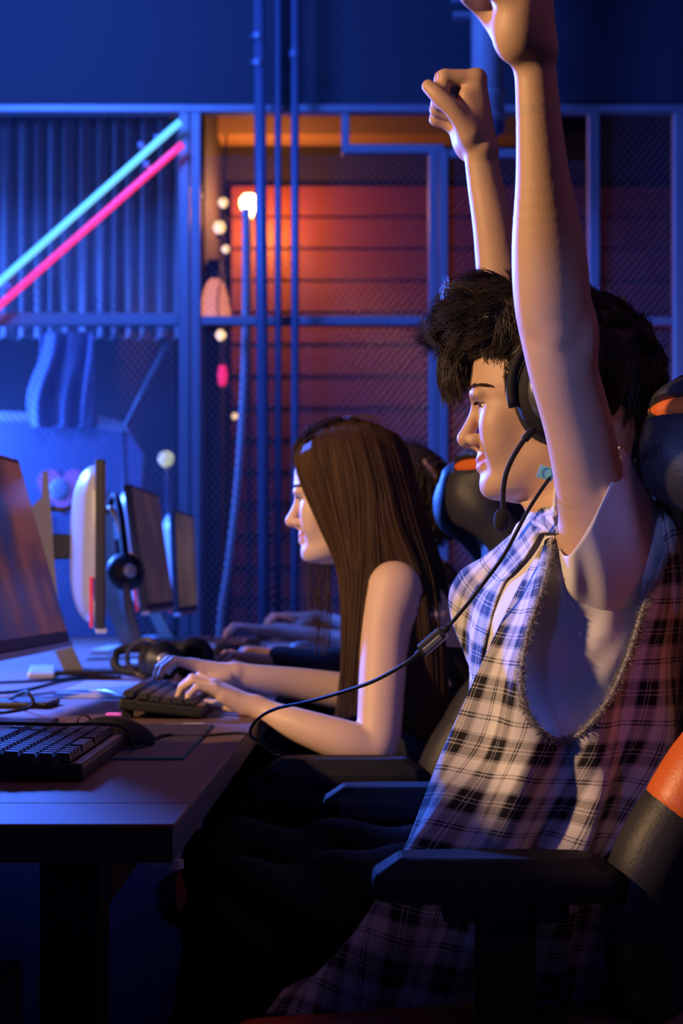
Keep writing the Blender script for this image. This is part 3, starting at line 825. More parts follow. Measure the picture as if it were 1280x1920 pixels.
def surface_nets(f, org, h, smooth=1):
    s = f < 0
    nx, ny, nz = f.shape
    cnt = np.zeros((nx-1, ny-1, nz-1), np.int8)
    cs = [(i,j,k) for i in (0,1) for j in (0,1) for k in (0,1)]
    for (i,j,k) in cs:
        cnt += s[i:nx-1+i, j:ny-1+j, k:nz-1+k]
    act = (cnt > 0) & (cnt < 8)
    I, J, K = np.nonzero(act)
    N = len(I)
    if N == 0: return np.zeros((0,3)), np.zeros((0,4), int)
    idx = np.full(act.shape, -1, np.int64); idx[I,J,K] = np.arange(N)
    acc = np.zeros((N,3)); num = np.zeros(N)
    for a in cs:
        for q in range(3):
            if a[q]: continue
            b = list(a); b[q] = 1
            fa = f[I+a[0], J+a[1], K+a[2]]; fb = f[I+b[0], J+b[1], K+b[2]]
            m = (fa < 0) != (fb < 0)
            t = np.where(m, fa / np.where(m, fa - fb, 1), 0)
            p = np.array(a, float)[None,:].repeat(N, 0); p[:,q] += t
            acc[m] += p[m]; num[m] += 1
    V = (np.stack([I,J,K], 1) + acc / num[:,None]) * h + np.array(org)
    Fs = []
    for q in range(3):
        u, v = (q+1) % 3, (q+2) % 3
        sa = [slice(None)]*3; sb = [slice(None)]*3
        sa[q] = slice(0,-1); sb[q] = slice(1,None)
        for w_ in (u, v):
            sa[w_] = slice(1,-1); sb[w_] = slice(1,-1)
        A, B = s[tuple(sa)], s[tuple(sb)]
        d = np.nonzero(A != B)
        c = [None]*3
        c[q] = d[q]; c[u] = d[u] + 1; c[v] = d[v] + 1
        def cell(du, dv):
            e = list(c); e[u] = e[u] - 1 + du; e[v] = e[v] - 1 + dv
            return idx[e[0], e[1], e[2]]
        quad = np.stack([cell(0,0), cell(1,0), cell(1,1), cell(0,1)], 1)
        fl = ~A[d]
        quad[fl] = quad[fl][:, ::-1]
        Fs.append(quad)
    Fq = np.concatenate(Fs); Fq = Fq[(Fq >= 0).all(1)]
    for _ in range(smooth):
        e = np.concatenate([Fq[:,[0,1]], Fq[:,[1,2]], Fq[:,[2,3]], Fq[:,[3,0]]])
        S = np.zeros_like(V); c_ = np.zeros(len(V))
        for q in range(3):
            S[:,q] = np.bincount(e[:,0], V[e[:,1],q], len(V)) + np.bincount(e[:,1], V[e[:,0],q], len(V))
        c_ = np.bincount(e[:,0], minlength=len(V)) + np.bincount(e[:,1], minlength=len(V))
        ok = c_ > 0
        V[ok] = V[ok]*.5 + .5*S[ok]/c_[ok][:,None]
    return V, Fq

def fast_obj(name, V, F, m, parent=None, smooth=True, attr=None, uv=None):
    """numpy mesh to object (verts in world space)"""
    V = np.asarray(V, np.float64)
    if parent is not None: V = V - np.array(wloc(parent))
    me = bpy.data.meshes.new(name)
    F = np.asarray(F, np.int32); k = F.shape[1]
    me.vertices.add(len(V)); me.vertices.foreach_set('co', V.astype(np.float32).ravel())
    me.loops.add(F.size); me.loops.foreach_set('vertex_index', F.ravel())
    me.polygons.add(len(F)); me.polygons.foreach_set('loop_start', np.arange(0, F.size, k, dtype=np.int32))
    me.polygons.foreach_set('use_smooth', np.full(len(F), smooth))
    me.update(calc_edges=True)
    if attr is not None:
        for an, av in attr.items():
            a = me.attributes.new(an, 'FLOAT', 'POINT'); a.data.foreach_set('value', np.asarray(av, np.float32))
    if uv is not None:
        l = me.uv_layers.new(name='UVMap'); l.data.foreach_set('uv', np.asarray(uv, np.float32)[F.ravel()].ravel())
    if m is not None: me.materials.append(m)
    me.validate()
    o = bpy.data.objects.new(name, me)
    return link(o, parent)

def join(parts):
    V, F, n = [], [], 0
    for v, f in parts:
        V.append(v); F.append(f + n); n += len(v)
    return np.concatenate(V), np.concatenate(F)

def strands(pts, r0, r1, sides=3):
    """pts (N, M, 3) -> tube mesh"""
    N, M, _ = pts.shape
    t = np.gradient(pts, axis=1); t /= np.linalg.norm(t, axis=2, keepdims=True) + 1e-9
    ref = np.array([.31,.77,.55])
    a = np.cross(t, ref); a /= np.linalg.norm(a, axis=2, keepdims=True) + 1e-9
    b = np.cross(t, a)
    rr = (np.asarray(r0)[..., None] * np.ones(M) * (1 - np.linspace(0,1,M)**2 * (1 - r1)))[..., None] if np.ndim(r0) else ((r0 * (1 - np.linspace(0,1,M)**2 * (1 - r1)))[None,:,None])
    rings = []
    for k in range(sides):
        an = 2*math.pi*k/sides
        rings.append(pts + (a*math.cos(an) + b*math.sin(an)) * rr)
    V = np.stack(rings, 2).reshape(-1, 3)              # N, M, sides
    base = (np.arange(N)[:,None]*M + np.arange(M-1)[None,:]) * sides
    F = []
    for k in range(sides):
        k2 = (k+1) % sides
        F.append(np.stack([base+k, base+k2, base+sides+k2, base+sides+k], -1).reshape(-1,4))
    return V, np.concatenate(F)

def frame_of(f, up=(0,0,1), o=(0,0,0)):
    """columns: forward, left, up"""
    f = Vector(f).normalized(); up = Vector(up)
    l = up.cross(f).normalized(); w = f.cross(l)
    return (np.array(o), np.array([[f.x,l.x,w.x],[f.y,l.y,w.y],[f.z,l.z,w.z]]))

def hand_frame(a, p, o):
    """columns: along the hand (a), palm normal (p), radial side handed in by caller"""
    a = Vector(a).normalized(); p = Vector(p); p = (p - a*p.dot(a)).normalized()
    r = a.cross(p)
    return (np.array(o), np.array([[a.x,p.x,r.x],[a.y,p.y,r.y],[a.z,p.z,r.z]]))

# ------------------------------------------------------------------ head
HEAD_TAB = [(.119,.010,-.035,.018),(.114,.040,-.062,.042),(.102,.066,-.083,.058),(.082,.086,-.097,.069),(.05,.098,-.105,.075),(.02,.1005,-.106,.077),(.0095,.0995,-.105,.0765),
            (-.004,.0940,-.102,.074),(-.02,.0895,-.096,.071),(-.04,.0860,-.086,.068),(-.05,.0845,-.077,.066),(-.065,.0815,-.060,.062),(-.08,.0795,-.044,.056),
            (-.09,.0800,-.028,.050),(-.10,.0785,-.012,.043),(-.107,.072,.005,.032),(-.113,.055,.02,.018)]
def add_head(F, fr, soft=1.0):
    F.loft(HEAD_TAB, ex=2.25, op='u', k=.012, frame=fr)
    for s in (1, -1):
        F.ell((.066,s*.040,-.024), (.020,.019,.018), k=.022, frame=fr)                   # cheek bone
        F.cone((.012,s*.048,-.062), (.068,s*.017,-.094), .016, .014, k=.022, frame=fr)   # jaw line
        F.ell((.090,s*.028,.011), (.010,.020,.007), k=.012, frame=fr)                    # brow ridge
        F.ell((.103,s*.030,-.005), (.013,.017,.0105), op='s', k=.012, frame=fr)          # eye socket
        F.ell((.0765,s*.0305,-.0025), (.0135,.0155,.0125), k=.003, frame=fr)             # lids around the eyeball
        F.cone((.093,s*.018,-.0015), (.083,s*.043,-.002), .0026, .0024, op='s', k=.002, frame=fr)   # eye opening
        F.ell((.064,s*.036,-.048), (.018,.018,.020), k=.020, frame=fr)                   # cheek by the mouth
    F.ell((.068,0,-.060), (.0235,.023,.027), k=.012, frame=fr)                           # around the mouth
    F.ell((.0745,0,-.094), (.013,.017,.014), k=.014, frame=fr)                            # chin
    F.chain([(.0905,0,.004),(.0955,0,-.011),(.1005,0,-.024),(.1065,0,-.0375)], [.0065,.0070,.0082,.0103], k=.006, frame=fr)   # nose
    F.cone((.105,0,-.0410), (.092,0,-.0485), .0062, .0058, k=.005, frame=fr)
    for s in (1, -1):
        F.ell((.0945,s*.0128,-.0405), (.0105,.0068,.0082), k=.003, frame=fr)             # wing of the nose
        F.ell((.1000,s*.0085,-.0485), (.0070,.0042,.0040), op='s', k=.0025, frame=fr)     # nostril
        F.chain([(.0900,0,-.0615),(.0872,s*.011,-.0620),(.0795,s*.0225,-.0600)], [.0050,.0046,.0030], k=.003, frame=fr)   # upper lip
        F.chain([(.0878,0,-.0725),(.0850,s*.011,-.0718),(.0785,s*.0210,-.0648)], [.0060,.0052,.0028], k=.003, frame=fr)   # lower lip
        F.chain([(.0965,0,-.0668),(.0930,s*.011,-.0666),(.0830,s*.0245,-.0610)], [.0017,.0019,.0026], op='s', k=.002, frame=fr)   # mouth line
    F.cone((.098,.0,-.0535), (.0935,0,-.059), .0022, .0026, op='s', k=.004, frame=fr)    # philtrum

def lip_tint(V, fr):
    o, R = np.array(fr[0]), np.array(fr[1])
    q = (V - o) @ R
    d1 = np.abs(q[:,2] + .0665 - .0055*(np.abs(q[:,1])/.024)**2)
    t = np.clip(1 - (d1 - .0065)/.0035, 0, 1) * (np.abs(q[:,1]) < .0235) * (q[:,0] > .074)
    n = np.clip(1 - np.linalg.norm((q - np.array([.108,0,-.04]))/np.array([.02,.02,.014]), axis=1), 0, 1) * .25
    return np.clip(t*.95 + n, 0, 1)

def skin_mat(name, c1, c2, lip, rough=.52):
    m = pm(name, c1, c2, rough=rough, scale=35, bump=.12, bump_scale=420, sss=.12)
    nt = m.node_tree; N, L = nt.nodes, nt.links; b = N['Principled BSDF']
    src = b.inputs['Base Color'].links[0].from_socket
    at = N.new('ShaderNodeAttribute'); at.attribute_name = 'tint'
    mx = N.new('ShaderNodeMix'); mx.data_type = 'RGBA'; mx.inputs[7].default_value = (*lip, 1)
    L.new(at.outputs['Fac'], mx.inputs[0]); L.new(src, mx.inputs[6]); L.new(mx.outputs[2], b.inputs['Base Color'])
    return m
m_eyew = pm('eye_white', (.75,.72,.70), rough=.15, scale=30)
m_iris = pm('eye_iris', (.05,.03,.02), rough=.08, scale=200)
m_brow = pm('brow_hair', (.045,.028,.02), rough=.95, spec=.05)
m_lash = pm('lash_hair', (.015,.01,.008), rough=.6)
def add_eyes(fr, parent, hairm, look=(1,.0,-.08), skin=None):
    o, R = np.array(fr[0]), np.array(fr[1])
    for s in (1, -1):
        c = np.array([.0768, s*.0305, -.0022])
        cw = o + R @ c
        e = MB(); rad = .0124
        prof = [(rad*math.sin(math.pi*k/14), rad*math.cos(math.pi*k/14)) for k in range(15)]
        lk = R @ np.array(look)
        e.lathe(prof, lk, cw, 20); eo = e.build('eye', m_eyew, parent, True)
        ir = MB().lathe([(0,.01262),(.002,.0126),(.0045,.0122),(.0068,.0112)], lk, cw, 20); ir.build('iris', m_iris, eo, True)
        # lashes and brow
        n = 26; u = np.linspace(0, 1, n)
        root = np.stack([.0905 - .0085*u**1.6, s*(.020 + .022*u), .0012 + .0022*np.sin(u*math.pi)], 1)
        tip = root + np.stack([.006 - .001*u, s*(.001 + .003*u), .0005 - .0015*np.ones(n)], 1)
        p = np.stack([root, (root+tip)/2 + np.array([0,0,-.0006]), tip], 1)
        V, Fq = strands(p @ R.T + o, .00045, .3); fast_obj('eyelash', V, Fq, m_lash, parent)
        n = 300; u = RNG.random(n)
        root = np.stack([.1000 - .021*u**1.5, s*(.010 + .043*u), .0135 + .008*np.sin(u*math.pi*.75) + RNG.normal(0,.0019,n)*(1.25-u)], 1)
        tip = root + np.stack([-.002 - .004*u, s*(.004 + .002*u), .0028 - .005*u + RNG.normal(0,.0006,n)], 1)
        if skin is not None:
            for arr, lift in ((root, 0.0), (tip, .0008)):
                for i_ in range(n):
                    a_ = o + R @ np.array([.16, arr[i_,1], arr[i_,2]])
                    h_ = skin.ray_cast(Vector(a_), Vector(-R[:,0]))
                    if h_[0] is not None: arr[i_,0] = ((np.array(h_[0]) - o) @ R)[0] + lift
        p = np.stack([root, (root+tip)/2 + np.array([.0012,0,0]), tip + np.array([.0006,0,0])], 1)
        V, Fq = strands(p @ R.T + o, .0005, .3); fast_obj('eyebrow', V, Fq, m_brow, parent)

# ------------------------------------------------------------------ hands (a along, p palm, r radial*side)
def add_fist(F, fr, side, sc=1.0, thumb='up'):
    s = side
    def q(a, p, r): return (a*sc, p*sc, r*sc*s)
    R_ = lambda *x: [v*sc for v in x]
    for (r0, r1, am, pr) in ((.019,.0285,.088,.0098),(.007,.0095,.092,.0102),(-.005,-.0095,.088,.0098),(-.016,-.027,.080,.009)):
        F.cone(q(.005,-.002,r0*.8), q(am,-.004,r1), .016*sc, .0125*sc, k=.012, frame=fr)           # metacarpal
        F.cone(q(.02,.012,r0*.8), q(am-.020,.012,r1), .014*sc, .011*sc, k=.012, frame=fr)          # palm
        m = (am, -.005, r1); pip = (am+.008, .036, r1*.96); dip = (am-.022, .046, r1*.92); tp = (am-.034, .026, r1*.9)
        F.chain([q(*m), q(*pip)], R_(.0115, pr), k=.006, frame=fr)
        F.chain([q(*pip), q(*dip)], R_(pr, pr*.95), k=.003, frame=fr)
        F.chain([q(*dip), q(*tp)], R_(pr*.95, pr*.85), k=.003, frame=fr)
    F.ell(q(.035,.016,.022), R_(.030,.017,.016), k=.012, frame=fr)                                  # thumb ball
    F.ell(q(.030,.014,-.022), R_(.032,.016,.014), k=.012, frame=fr)                                 # heel of the hand
    if thumb == 'up':
        F.chain([q(.022,.014,.026), q(.050,.034,.036), q(.070,.050,.036), q(.086,.060,.030)], R_(.015,.0118,.0108,.0088), k=.007, frame=fr)
    else:
        F.chain([q(.022,.014,.026), q(.055,.034,.034), q(.066,.054,.018), q(.064,.058,-.006)], R_(.015,.0118,.0105,.0085), k=.006, frame=fr)

def add_typing_hand(F, fr, side, sc=1.0, bend=0.0, curls=(.55,.65,.6,.5), spread=1.0):
    """relaxed hand over keys: a forward, p down (palm), fingers arched and bent down"""
    s = side
    def q(a, p, r): return (a*sc, p*sc, r*sc*s)
    R_ = lambda *x: [v*sc for v in x]
    for i, (r0, r1, am, ln, pr) in enumerate(((.016,.026,.088,.078,.0082),(.006,.009,.092,.086,.0085),(-.005,-.009,.088,.080,.0080),(-.015,-.026,.080,.064,.0070))):
        F.cone(q(.003,.0,r0*.75), q(am,-.003,r1), .0135*sc, .0105*sc, k=.010, frame=fr)
        F.cone(q(.02,.010,r0*.8), q(am-.018,.006,r1), .011*sc, .008*sc, k=.010, frame=fr)
        cu = curls[i]
        a1, a2, a3 = -.30 + .5*cu, .35 + .9*cu, .65 + 1.25*cu
        p0 = np.array([am, -.003, r1]); rd = r1 * .12 * spread / .026
        def step(p_, L_, an): return p_ + np.array([math.cos(an)*L_, math.sin(an)*L_, rd*L_*4])
        p1 = step(p0, ln*.47, a1); p2 = step(p1, ln*.30, a2); p3 = step(p2, ln*.23, a3)
        F.chain([q(*p0), q(*p1)], R_(.0102, pr), k=.005, frame=fr)
        F.chain([q(*p1), q(*p2)], R_(pr, pr*.9), k=.0025, frame=fr)
        F.chain([q(*p2), q(*p3)], R_(pr*.9, pr*.72), k=.0025, frame=fr)
    F.ell(q(.035,.014,.020), R_(.030,.013,.014), k=.010, frame=fr)
    F.chain([q(.018,.012,.022), q(.050,.026,.038), q(.078,.034,.044), q(.100,.040,.040)], R_(.0135,.0105,.0095,.0072), k=.006, frame=fr)
# ------------------------------------------------------------------ gaming chair
m_orange = pm('orange_leather', (.72,.16,.025), (.62,.12,.02), rough=.42, scale=90, bump=.2, bump_scale=240)
m_redor = pm('red_orange_leather', (.55,.09,.03), rough=.45, scale=90, bump=.2, bump_scale=240)
m_stitch = pm('orange_thread', (.55,.28,.16), rough=.7, scale=200)
CY = 1.87
def make_chair(label, panel, at):
    t = thing('gaming_chair', label, 'chair', (.22, CY, 0), 'black and orange gaming chairs')
    wing = [(.315,.23,.56,.040),(.305,.245,.64,.042),(.318,.25,.70,.042),(.372,.245,.785,.040),(.425,.235,.86,.036),(.440,.215,.95,.032),(.425,.205,1.02,.032),(.392,.195,1.07,.036),(.362,.178,1.11,.045),(.374,.165,1.15,.040),(.400,.11,1.175,.033),(.408,0,1.18,.030)]
    F = Field()
    fr = frame_of((-1,0,.0), (.12,0,1), (.42,CY,.50))
    F.box((-.045,-.20,0), (.02,.20,.44), .04, k=.03, frame=fr)
    F.box((-.045,-.15,.40), (.02,.15,.71), .04, k=.05, frame=fr)
    F.box((.0,-.11,.10), (.035,.11,.38), .03, k=.03, frame=fr)
    for s in (1, -1):
        F.chain([(x, CY - s*y, z) for x, y, z, r in wing], [r for *_, r in wing], k=.03)
        F.chain([(x+.04, CY - s*y*.8, z) for x, y, z, r in wing], [r for *_, r in wing], k=.04)
    for s in (1, -1):
        hw_ = frame_of((-.84,-s*.54,.10), (0,0,1), (.372, CY - s*.172, 1.126))
        F.box((-.03,-.052,-.062), (.032,.055,.060), .027, k=.02, frame=hw_)
    for s in (1, -1):
        hw_ = frame_of((-.84,-s*.54,.10), (0,0,1), (.372, CY - s*.172, 1.126))
        F.ell((.034, -.005, .034), (.022,.052,.0125), op='s', k=.004, frame=hw_)
    V, Q = F.mesh(h=.005); bk = fast_obj('backrest', V, Q, m_leather, t)
    for s in (1, -1):
        G = Field()
        pts = [(.352,.248,.752,.0422),(.372,.245,.785,.0412),(.425,.235,.86,.0372),(.440,.215,.95,.033)]
        G.chain([(x-.0015, CY - s*(y+.001), z) for x, y, z, r in pts], [r+.0015 for *_, r in pts], k=.02)
        V, Q = G.mesh(h=.005); fast_obj('wing_panel', V, Q, panel, t)
        # seam with thread stitches along the wing
        for off in (.004, .020):
            line = crom([(x - .6*r + off, CY - s*(y + r*.83), z) for x, y, z, r in wing[:6]], 10)
            MB().tube(line, .0012, 6).build('seam', m_stitch if off < .01 and panel is m_orange else m_leather, bk, True)
        # strap opening with orange lining high on the back
        G = Field(); G.ell((.012, -.005, .034), (.014,.052,.0135), k=.01, frame=frame_of((-.84,-s*.54,.10), (0,0,1), (.372, CY - s*.172, 1.126)))
        V, Q = G.mesh(h=.003); fast_obj('strap_opening', V, Q, m_orange, t)
    # seat
    F = Field()
    F.box((-.13,CY-.20,.425), (.36,CY+.20,.505), .035, k=.03)
    for s in (1, -1):
        F.cone((-.10,CY-s*.215,.475), (.34,CY-s*.225,.50), .045, .05, k=.03)
    V, Q = F.mesh(h=.007); fast_obj('seat', V, Q, m_leather, t)
    for s in (1, -1):
        G = Field(); G.cone((-.085,CY-s*.217,.478), (.16,CY-s*.222,.492), .047, .050, k=.01); V, Q = G.mesh(h=.006); fast_obj('seat_bolster', V, Q, m_redor, t)
    for s, sh, tw in ((1, 0.0, 0.0), (-1, -.055, 0.0)):
        y = CY - s*.27
        x0, x1 = .030 + sh, .278 + sh
        def ring(inx, iny, z, tip):
            a, b_, w_ = x0 + inx, x1 - inx, .047 - iny
            return [(a, y-w_*tip, z), (a+.022, y-w_*.93, z), (a+.06, y-w_, z), (b_-.05, y-w_, z), (b_-.012, y-w_*.85, z), (b_, y-w_*.5, z),
                    (b_, y+w_*.5, z), (b_-.012, y+w_*.85, z), (b_-.05, y+w_, z), (a+.06, y+w_, z), (a+.022, y+w_*.93, z), (a, y+w_*tip, z)]
        rg = [ring(.010,.006,.661,.55), ring(.001,.001,.667,.6), ring(0,0,.682,.6), ring(.004,.003,.689,.6), ring(.026,.015,.7035,.7), ring(.030,.019,.705,.7)]
        vs_ = [p for r_ in rg for p in r_]; n_ = 12
        fs_ = [(a*n_+i, a*n_+(i+1)%n_, (a+1)*n_+(i+1)%n_, (a+1)*n_+i) for a in range(len(rg)-1) for i in range(n_)]
        fs_ += [tuple(range(n_-1,-1,-1)), tuple((len(rg)-1)*n_+i for i in range(n_))]
        a = obj('armrest', vs_, fs_, m_blackm, t)
        bv = a.modifiers.new('soft', 'BEVEL'); bv.width = .003; bv.segments = 2
        b = MB(); b.rbox((.135+sh*.3,y-.03,.46), (.192+sh*.3,y+.03,.665), .008); b.build('post', m_blackm, a)
        b = MB(); b.rbox((.10+sh*.3,y-.026,.640), (.225+sh*.3,y+.026,.666), .006); b.build('bracket', m_blackm, a)
        b = MB(); b.rbox((.12,min(y,y+s*.16),.405), (.21,max(y,y+s*.16),.428), .004); b.build('arm_bracket', m_blackmet, a)
        MB().rbox((.13+sh*.3,y-.028,.405), (.195+sh*.3,y+.028,.47), .004).build('arm_foot', m_blackmet, a)
    MB().tube([(.16,CY,.10),(.16,CY,.43)], [.032,.026], 16).build('gas_lift', m_blackmet, t, True)
    MB().rbox((.02,CY-.10,.395), (.30,CY+.10,.428), .006).build('mechanism', m_blackmet, t)
    for k in range(5):
        an = 2*math.pi*k/5 + .3
        d = Vector((math.cos(an), math.sin(an), 0)); c0 = Vector((.16,CY,.11))
        MB().tube([c0, c0 + d*.16 + Vector((0,0,-.012)), c0 + d*.29 + Vector((0,0,-.03))], [.03,.022,.016], 10).build('base_leg', m_blackmet, t, True)
        e = c0 + d*.285; e.z = .028
        MB().lathe([(.0,-.022),(.026,-.022),(.028,-.018),(.028,.018),(.026,.022),(0,.022)], (-d.y,d.x,0), e, 16).build('caster', m_blackp, t, True)
        MB().tube([(e.x,e.y,.05),(e.x,e.y,.085)], .008, 8).build('caster_stem', m_blackmet, t, True)
    MB().rbox((.38,CY-.12,.40), (.43,CY+.12,.54), .01).build('back_bracket', m_blackmet, t)
    t.location = at
    return t, bk
chair2, _ = make_chair('black and orange gaming chair behind the long-haired girl', m_leather, (.07, CY+.87, 0))
chair, chair_back = make_chair('black and orange gaming chair under the cheering boy', m_orange, (.22, CY, 0))
m_embroid = pm('dark_embroidery', (.006,.006,.012), rough=.6)
# embroidered letters laid onto the leather of the head wing
from mathutils.bvhtree import BVHTree
bpy.context.view_layer.update()
_bt = BVHTree.FromPolygons([tuple(chair_back.matrix_world @ v.co) for v in chair_back.data.vertices], [tuple(p.vertices) for p in chair_back.data.polygons])
for k, ch in enumerate('DXRACER'):
    lo_ = text_mesh('letter', ch, .0135, m_embroid, chair, (0,0,0), (0,0,0), 0)
    lo_.location = (0,0,0)
    n_ = len(lo_.data.vertices); base = P(1208 + k*8.0, 838 - k*3.4, 1.5)
    for v in lo_.data.vertices:
        q_ = base + Vector((v.co.x*.95, 0, v.co.y*1.25 + v.co.x*.42))
        hit = _bt.ray_cast(q_, Vector((.13,1,0)).normalized())
        h_ = hit[0] if hit[0] is not None else q_ + Vector((0,.16,0))
        v.co = h_ - Vector((.0006,.0008,0)) - wloc(chair)

# ------------------------------------------------------------------ plaid cloth
def plaid_material():
    m = bpy.data.materials.new('plaid_flannel'); m.use_nodes = True
    nt = m.node_tree; N, L = nt.nodes, nt.links; b = N['Principled BSDF']
    uv = N.new('ShaderNodeUVMap'); sp = N.new('ShaderNodeSeparateXYZ'); L.new(uv.outputs['UV'], sp.inputs[0])
    def math_(op, a, b_=None, clamp=False):
        n = N.new('ShaderNodeMath'); n.operation = op; n.use_clamp = clamp
        for i, v in enumerate((a, b_)):
            if v is None: continue
            if isinstance(v, (int, float)): n.inputs[i].default_value = v
            else: L.new(v, n.inputs[i])
        return n.outputs[0]
    def stripes(sock, period):
        t = math_('FRACT', math_('DIVIDE', sock, period))
        rp = N.new('ShaderNodeValToRGB'); e = rp.color_ramp; e.interpolation = 'CONSTANT'
        # thread darkness across one repeat: black band with pale pin stripes, then white with dark pin lines
        seq = [(0.0,1.0),(.13,.40),(.155,1.0),(.20,.40),(.225,1.0),(.38,.55),(.43,.0),(.63,.88),(.66,.06),(.69,.88),(.72,.0),(.95,.55)]
        e.elements[0].position = 0; e.elements[0].color = (1,1,1,1)
        e.elements[1].position = seq[1][0]; e.elements[1].color = (seq[1][1],)*3 + (1,)
        for p, v in seq[2:]:
            q = e.elements.new(p); q.color = (v, v, v, 1)
        L.new(t, rp.inputs['Fac'])
        return rp.outputs['Color']
    A, B = stripes(sp.outputs[0], .052), stripes(sp.outputs[1], .064)
    # twill: diagonal thread alternation decides which direction is on top
    tw = math_('FRACT', math_('MULTIPLY', math_('ADD', sp.outputs[0], sp.outputs[1]), 420))
    top = math_('GREATER_THAN', tw, .5)
    mx = N.new('ShaderNodeMix'); mx.data_type = 'FLOAT'
    L.new(top, mx.inputs[0]); L.new(A, mx.inputs[2]); L.new(B, mx.inputs[3])
    col = N.new('ShaderNodeMix'); col.data_type = 'RGBA'
    col.inputs[6].default_value = (.68,.65,.62,1); col.inputs[7].default_value = (.012,.011,.014,1)
    L.new(mx.outputs[0], col.inputs[0]); L.new(col.outputs[2], b.inputs['Base Color'])
    b.inputs['Roughness'].default_value = .85; b.inputs['Specular IOR Level'].default_value = .2
    b.inputs['Sheen Weight'].default_value = .06
    bp = N.new('ShaderNodeBump'); bp.inputs['Strength'].default_value = .25; bp.inputs['Distance'].default_value = .001
    L.new(tw, bp.inputs['Height']); L.new(bp.outputs['Normal'], b.inputs['Normal'])
    return m
m_plaid = plaid_material()

def in_poly(px, py, poly):
    ins = np.zeros(px.shape, bool); n = len(poly)
    for i in range(n):
        x1, y1 = poly[i]; x2, y2 = poly[(i+1) % n]
        c = ((y1 > py) != (y2 > py)) & (px < (x2-x1)*(py-y1)/((y2-y1) + 1e-12) + x1)
        ins ^= c
    return ins
def cloth(name, rows, nu, nv, m, parent, fold=None, hole=None, over=None, clear=.006, thick=.0016, uvoff=(0,0), uvrot=0.0):
    C = np.array([[tuple(P(*q)) for q in r] for r in rows])
    G = cr1(C, nv)                                        # along rows
    G = np.swapaxes(cr1(np.swapaxes(G, 0, 1), nu), 0, 1)  # nv, nu, 3
    du = np.gradient(G, axis=1); dv = np.gradient(G, axis=0)
    Nn = np.cross(du, dv); Nn /= np.linalg.norm(Nn, axis=2, keepdims=True) + 1e-12
    su = np.cumsum(np.linalg.norm(du, axis=2), axis=1); su -= su[:, nu//2:nu//2+1]
    sv = np.cumsum(np.linalg.norm(dv, axis=1*2), axis=0); sv = np.repeat(sv[:, nu//2:nu//2+1], nu, 1)
    U, Vv = np.meshgrid(np.linspace(0,1,nu), np.linspace(0,1,nv))
    if fold is not None:
        G = G + Nn * fold(U, Vv)[..., None]
    if over is not None:
        fl = G.reshape(-1,3)
        need = np.zeros(len(fl))
        for i_ in range(len(fl)):
            if i_ % nu and i_ % 1: continue
            q_ = fl[i_]
            h_ = over.ray_cast(Vector((q_[0]*1.2/q_[1], 1.2, CAMZ + (q_[2]-CAMZ)*1.2/q_[1])), (Vector(q_) - Vector((0,0,CAMZ))).normalized())
            if h_[0] is not None and h_[0].y < q_[1] + clear: need[i_] = q_[1] + clear - h_[0].y
        need = need.reshape(nv, nu)
        for _ in range(6):
            sm_ = need.copy(); sm_[1:-1] = np.maximum(need[1:-1], (need[2:] + need[:-2])/2); sm_[:,1:-1] = np.maximum(sm_[:,1:-1], (need[:,2:] + need[:,:-2])/2); need = sm_
        k_ = (fl[:,1] - need.ravel())/fl[:,1]
        fl = np.stack([fl[:,0]*k_, fl[:,1]*k_, CAMZ + (fl[:,2]-CAMZ)*k_], 1)
        G = fl.reshape(G.shape)
    ids = np.arange(nu*nv).reshape(nv, nu)
    Fq = np.stack([ids[:-1,:-1], ids[:-1,1:], ids[1:,1:], ids[1:,:-1]], -1).reshape(-1,4)
    W = G.reshape(-1,3)
    if hole is not None:
        px = W[:,0]/W[:,1]*F_PX + CX; py = HY - (W[:,2]-CAMZ)/W[:,1]*F_PX
        ins = in_poly(px, py, hole)
        Fq = Fq[~ins[Fq].any(1)]
        used = np.unique(Fq); rm = np.full(len(W), -1); rm[used] = np.arange(len(used))
        W2 = W[used]; Fq = rm[Fq]
    else:
        used = np.arange(len(W)); W2 = W
    c, s = math.cos(uvrot), math.sin(uvrot)
    uvx = (su*c - sv*s).ravel()[used] + uvoff[0]; uvy = (su*s + sv*c).ravel()[used] + uvoff[1]
    o = fast_obj(name, W2, Fq, m, parent, True, uv=np.stack([uvx, uvy], 1))
    sd = o.modifiers.new('thick', 'SOLIDIFY'); sd.thickness = thick; sd.offset = 0
    return o, W.reshape(nv, nu, 3), Nn

# ------------------------------------------------------------------ the cheering boy
m_skin_boy = skin_mat('skin_boy', (.60,.39,.265), (.54,.345,.23), (.55,.20,.18))
m_hair_boy = pm('dark_brown_hair', (.060,.042,.032), (.030,.021,.017), spec=.35, rough=.45, scale=60)
m_tee = pm('white_cotton', (.74,.71,.69), (.68,.65,.64), rough=.85, scale=14, bump=.12, bump_scale=500, spec=.2)
m_jeans = pm('black_denim', (.010,.010,.013), (.007,.007,.010), rough=.9, spec=.08, scale=40, bump=.3, bump_scale=300)
boy = thing('person', 'boy in a white tee and sleeveless plaid shirt, arms raised, wearing a headset', 'person', (.25,CY,0))
hf = frame_of((-1,.10,-.01), (0,0,1), P(1040,760,1.90))
B = Field()
add_head(B, hf)
B.chain([(.285,1.88,1.15),(.285,1.88,1.07),(.290,1.88,.99)], [.054,.055,.066], k=.025)            # neck
B.cone((.275,1.88,1.085), (.262,1.885,1.10), .045, .040, k=.02)
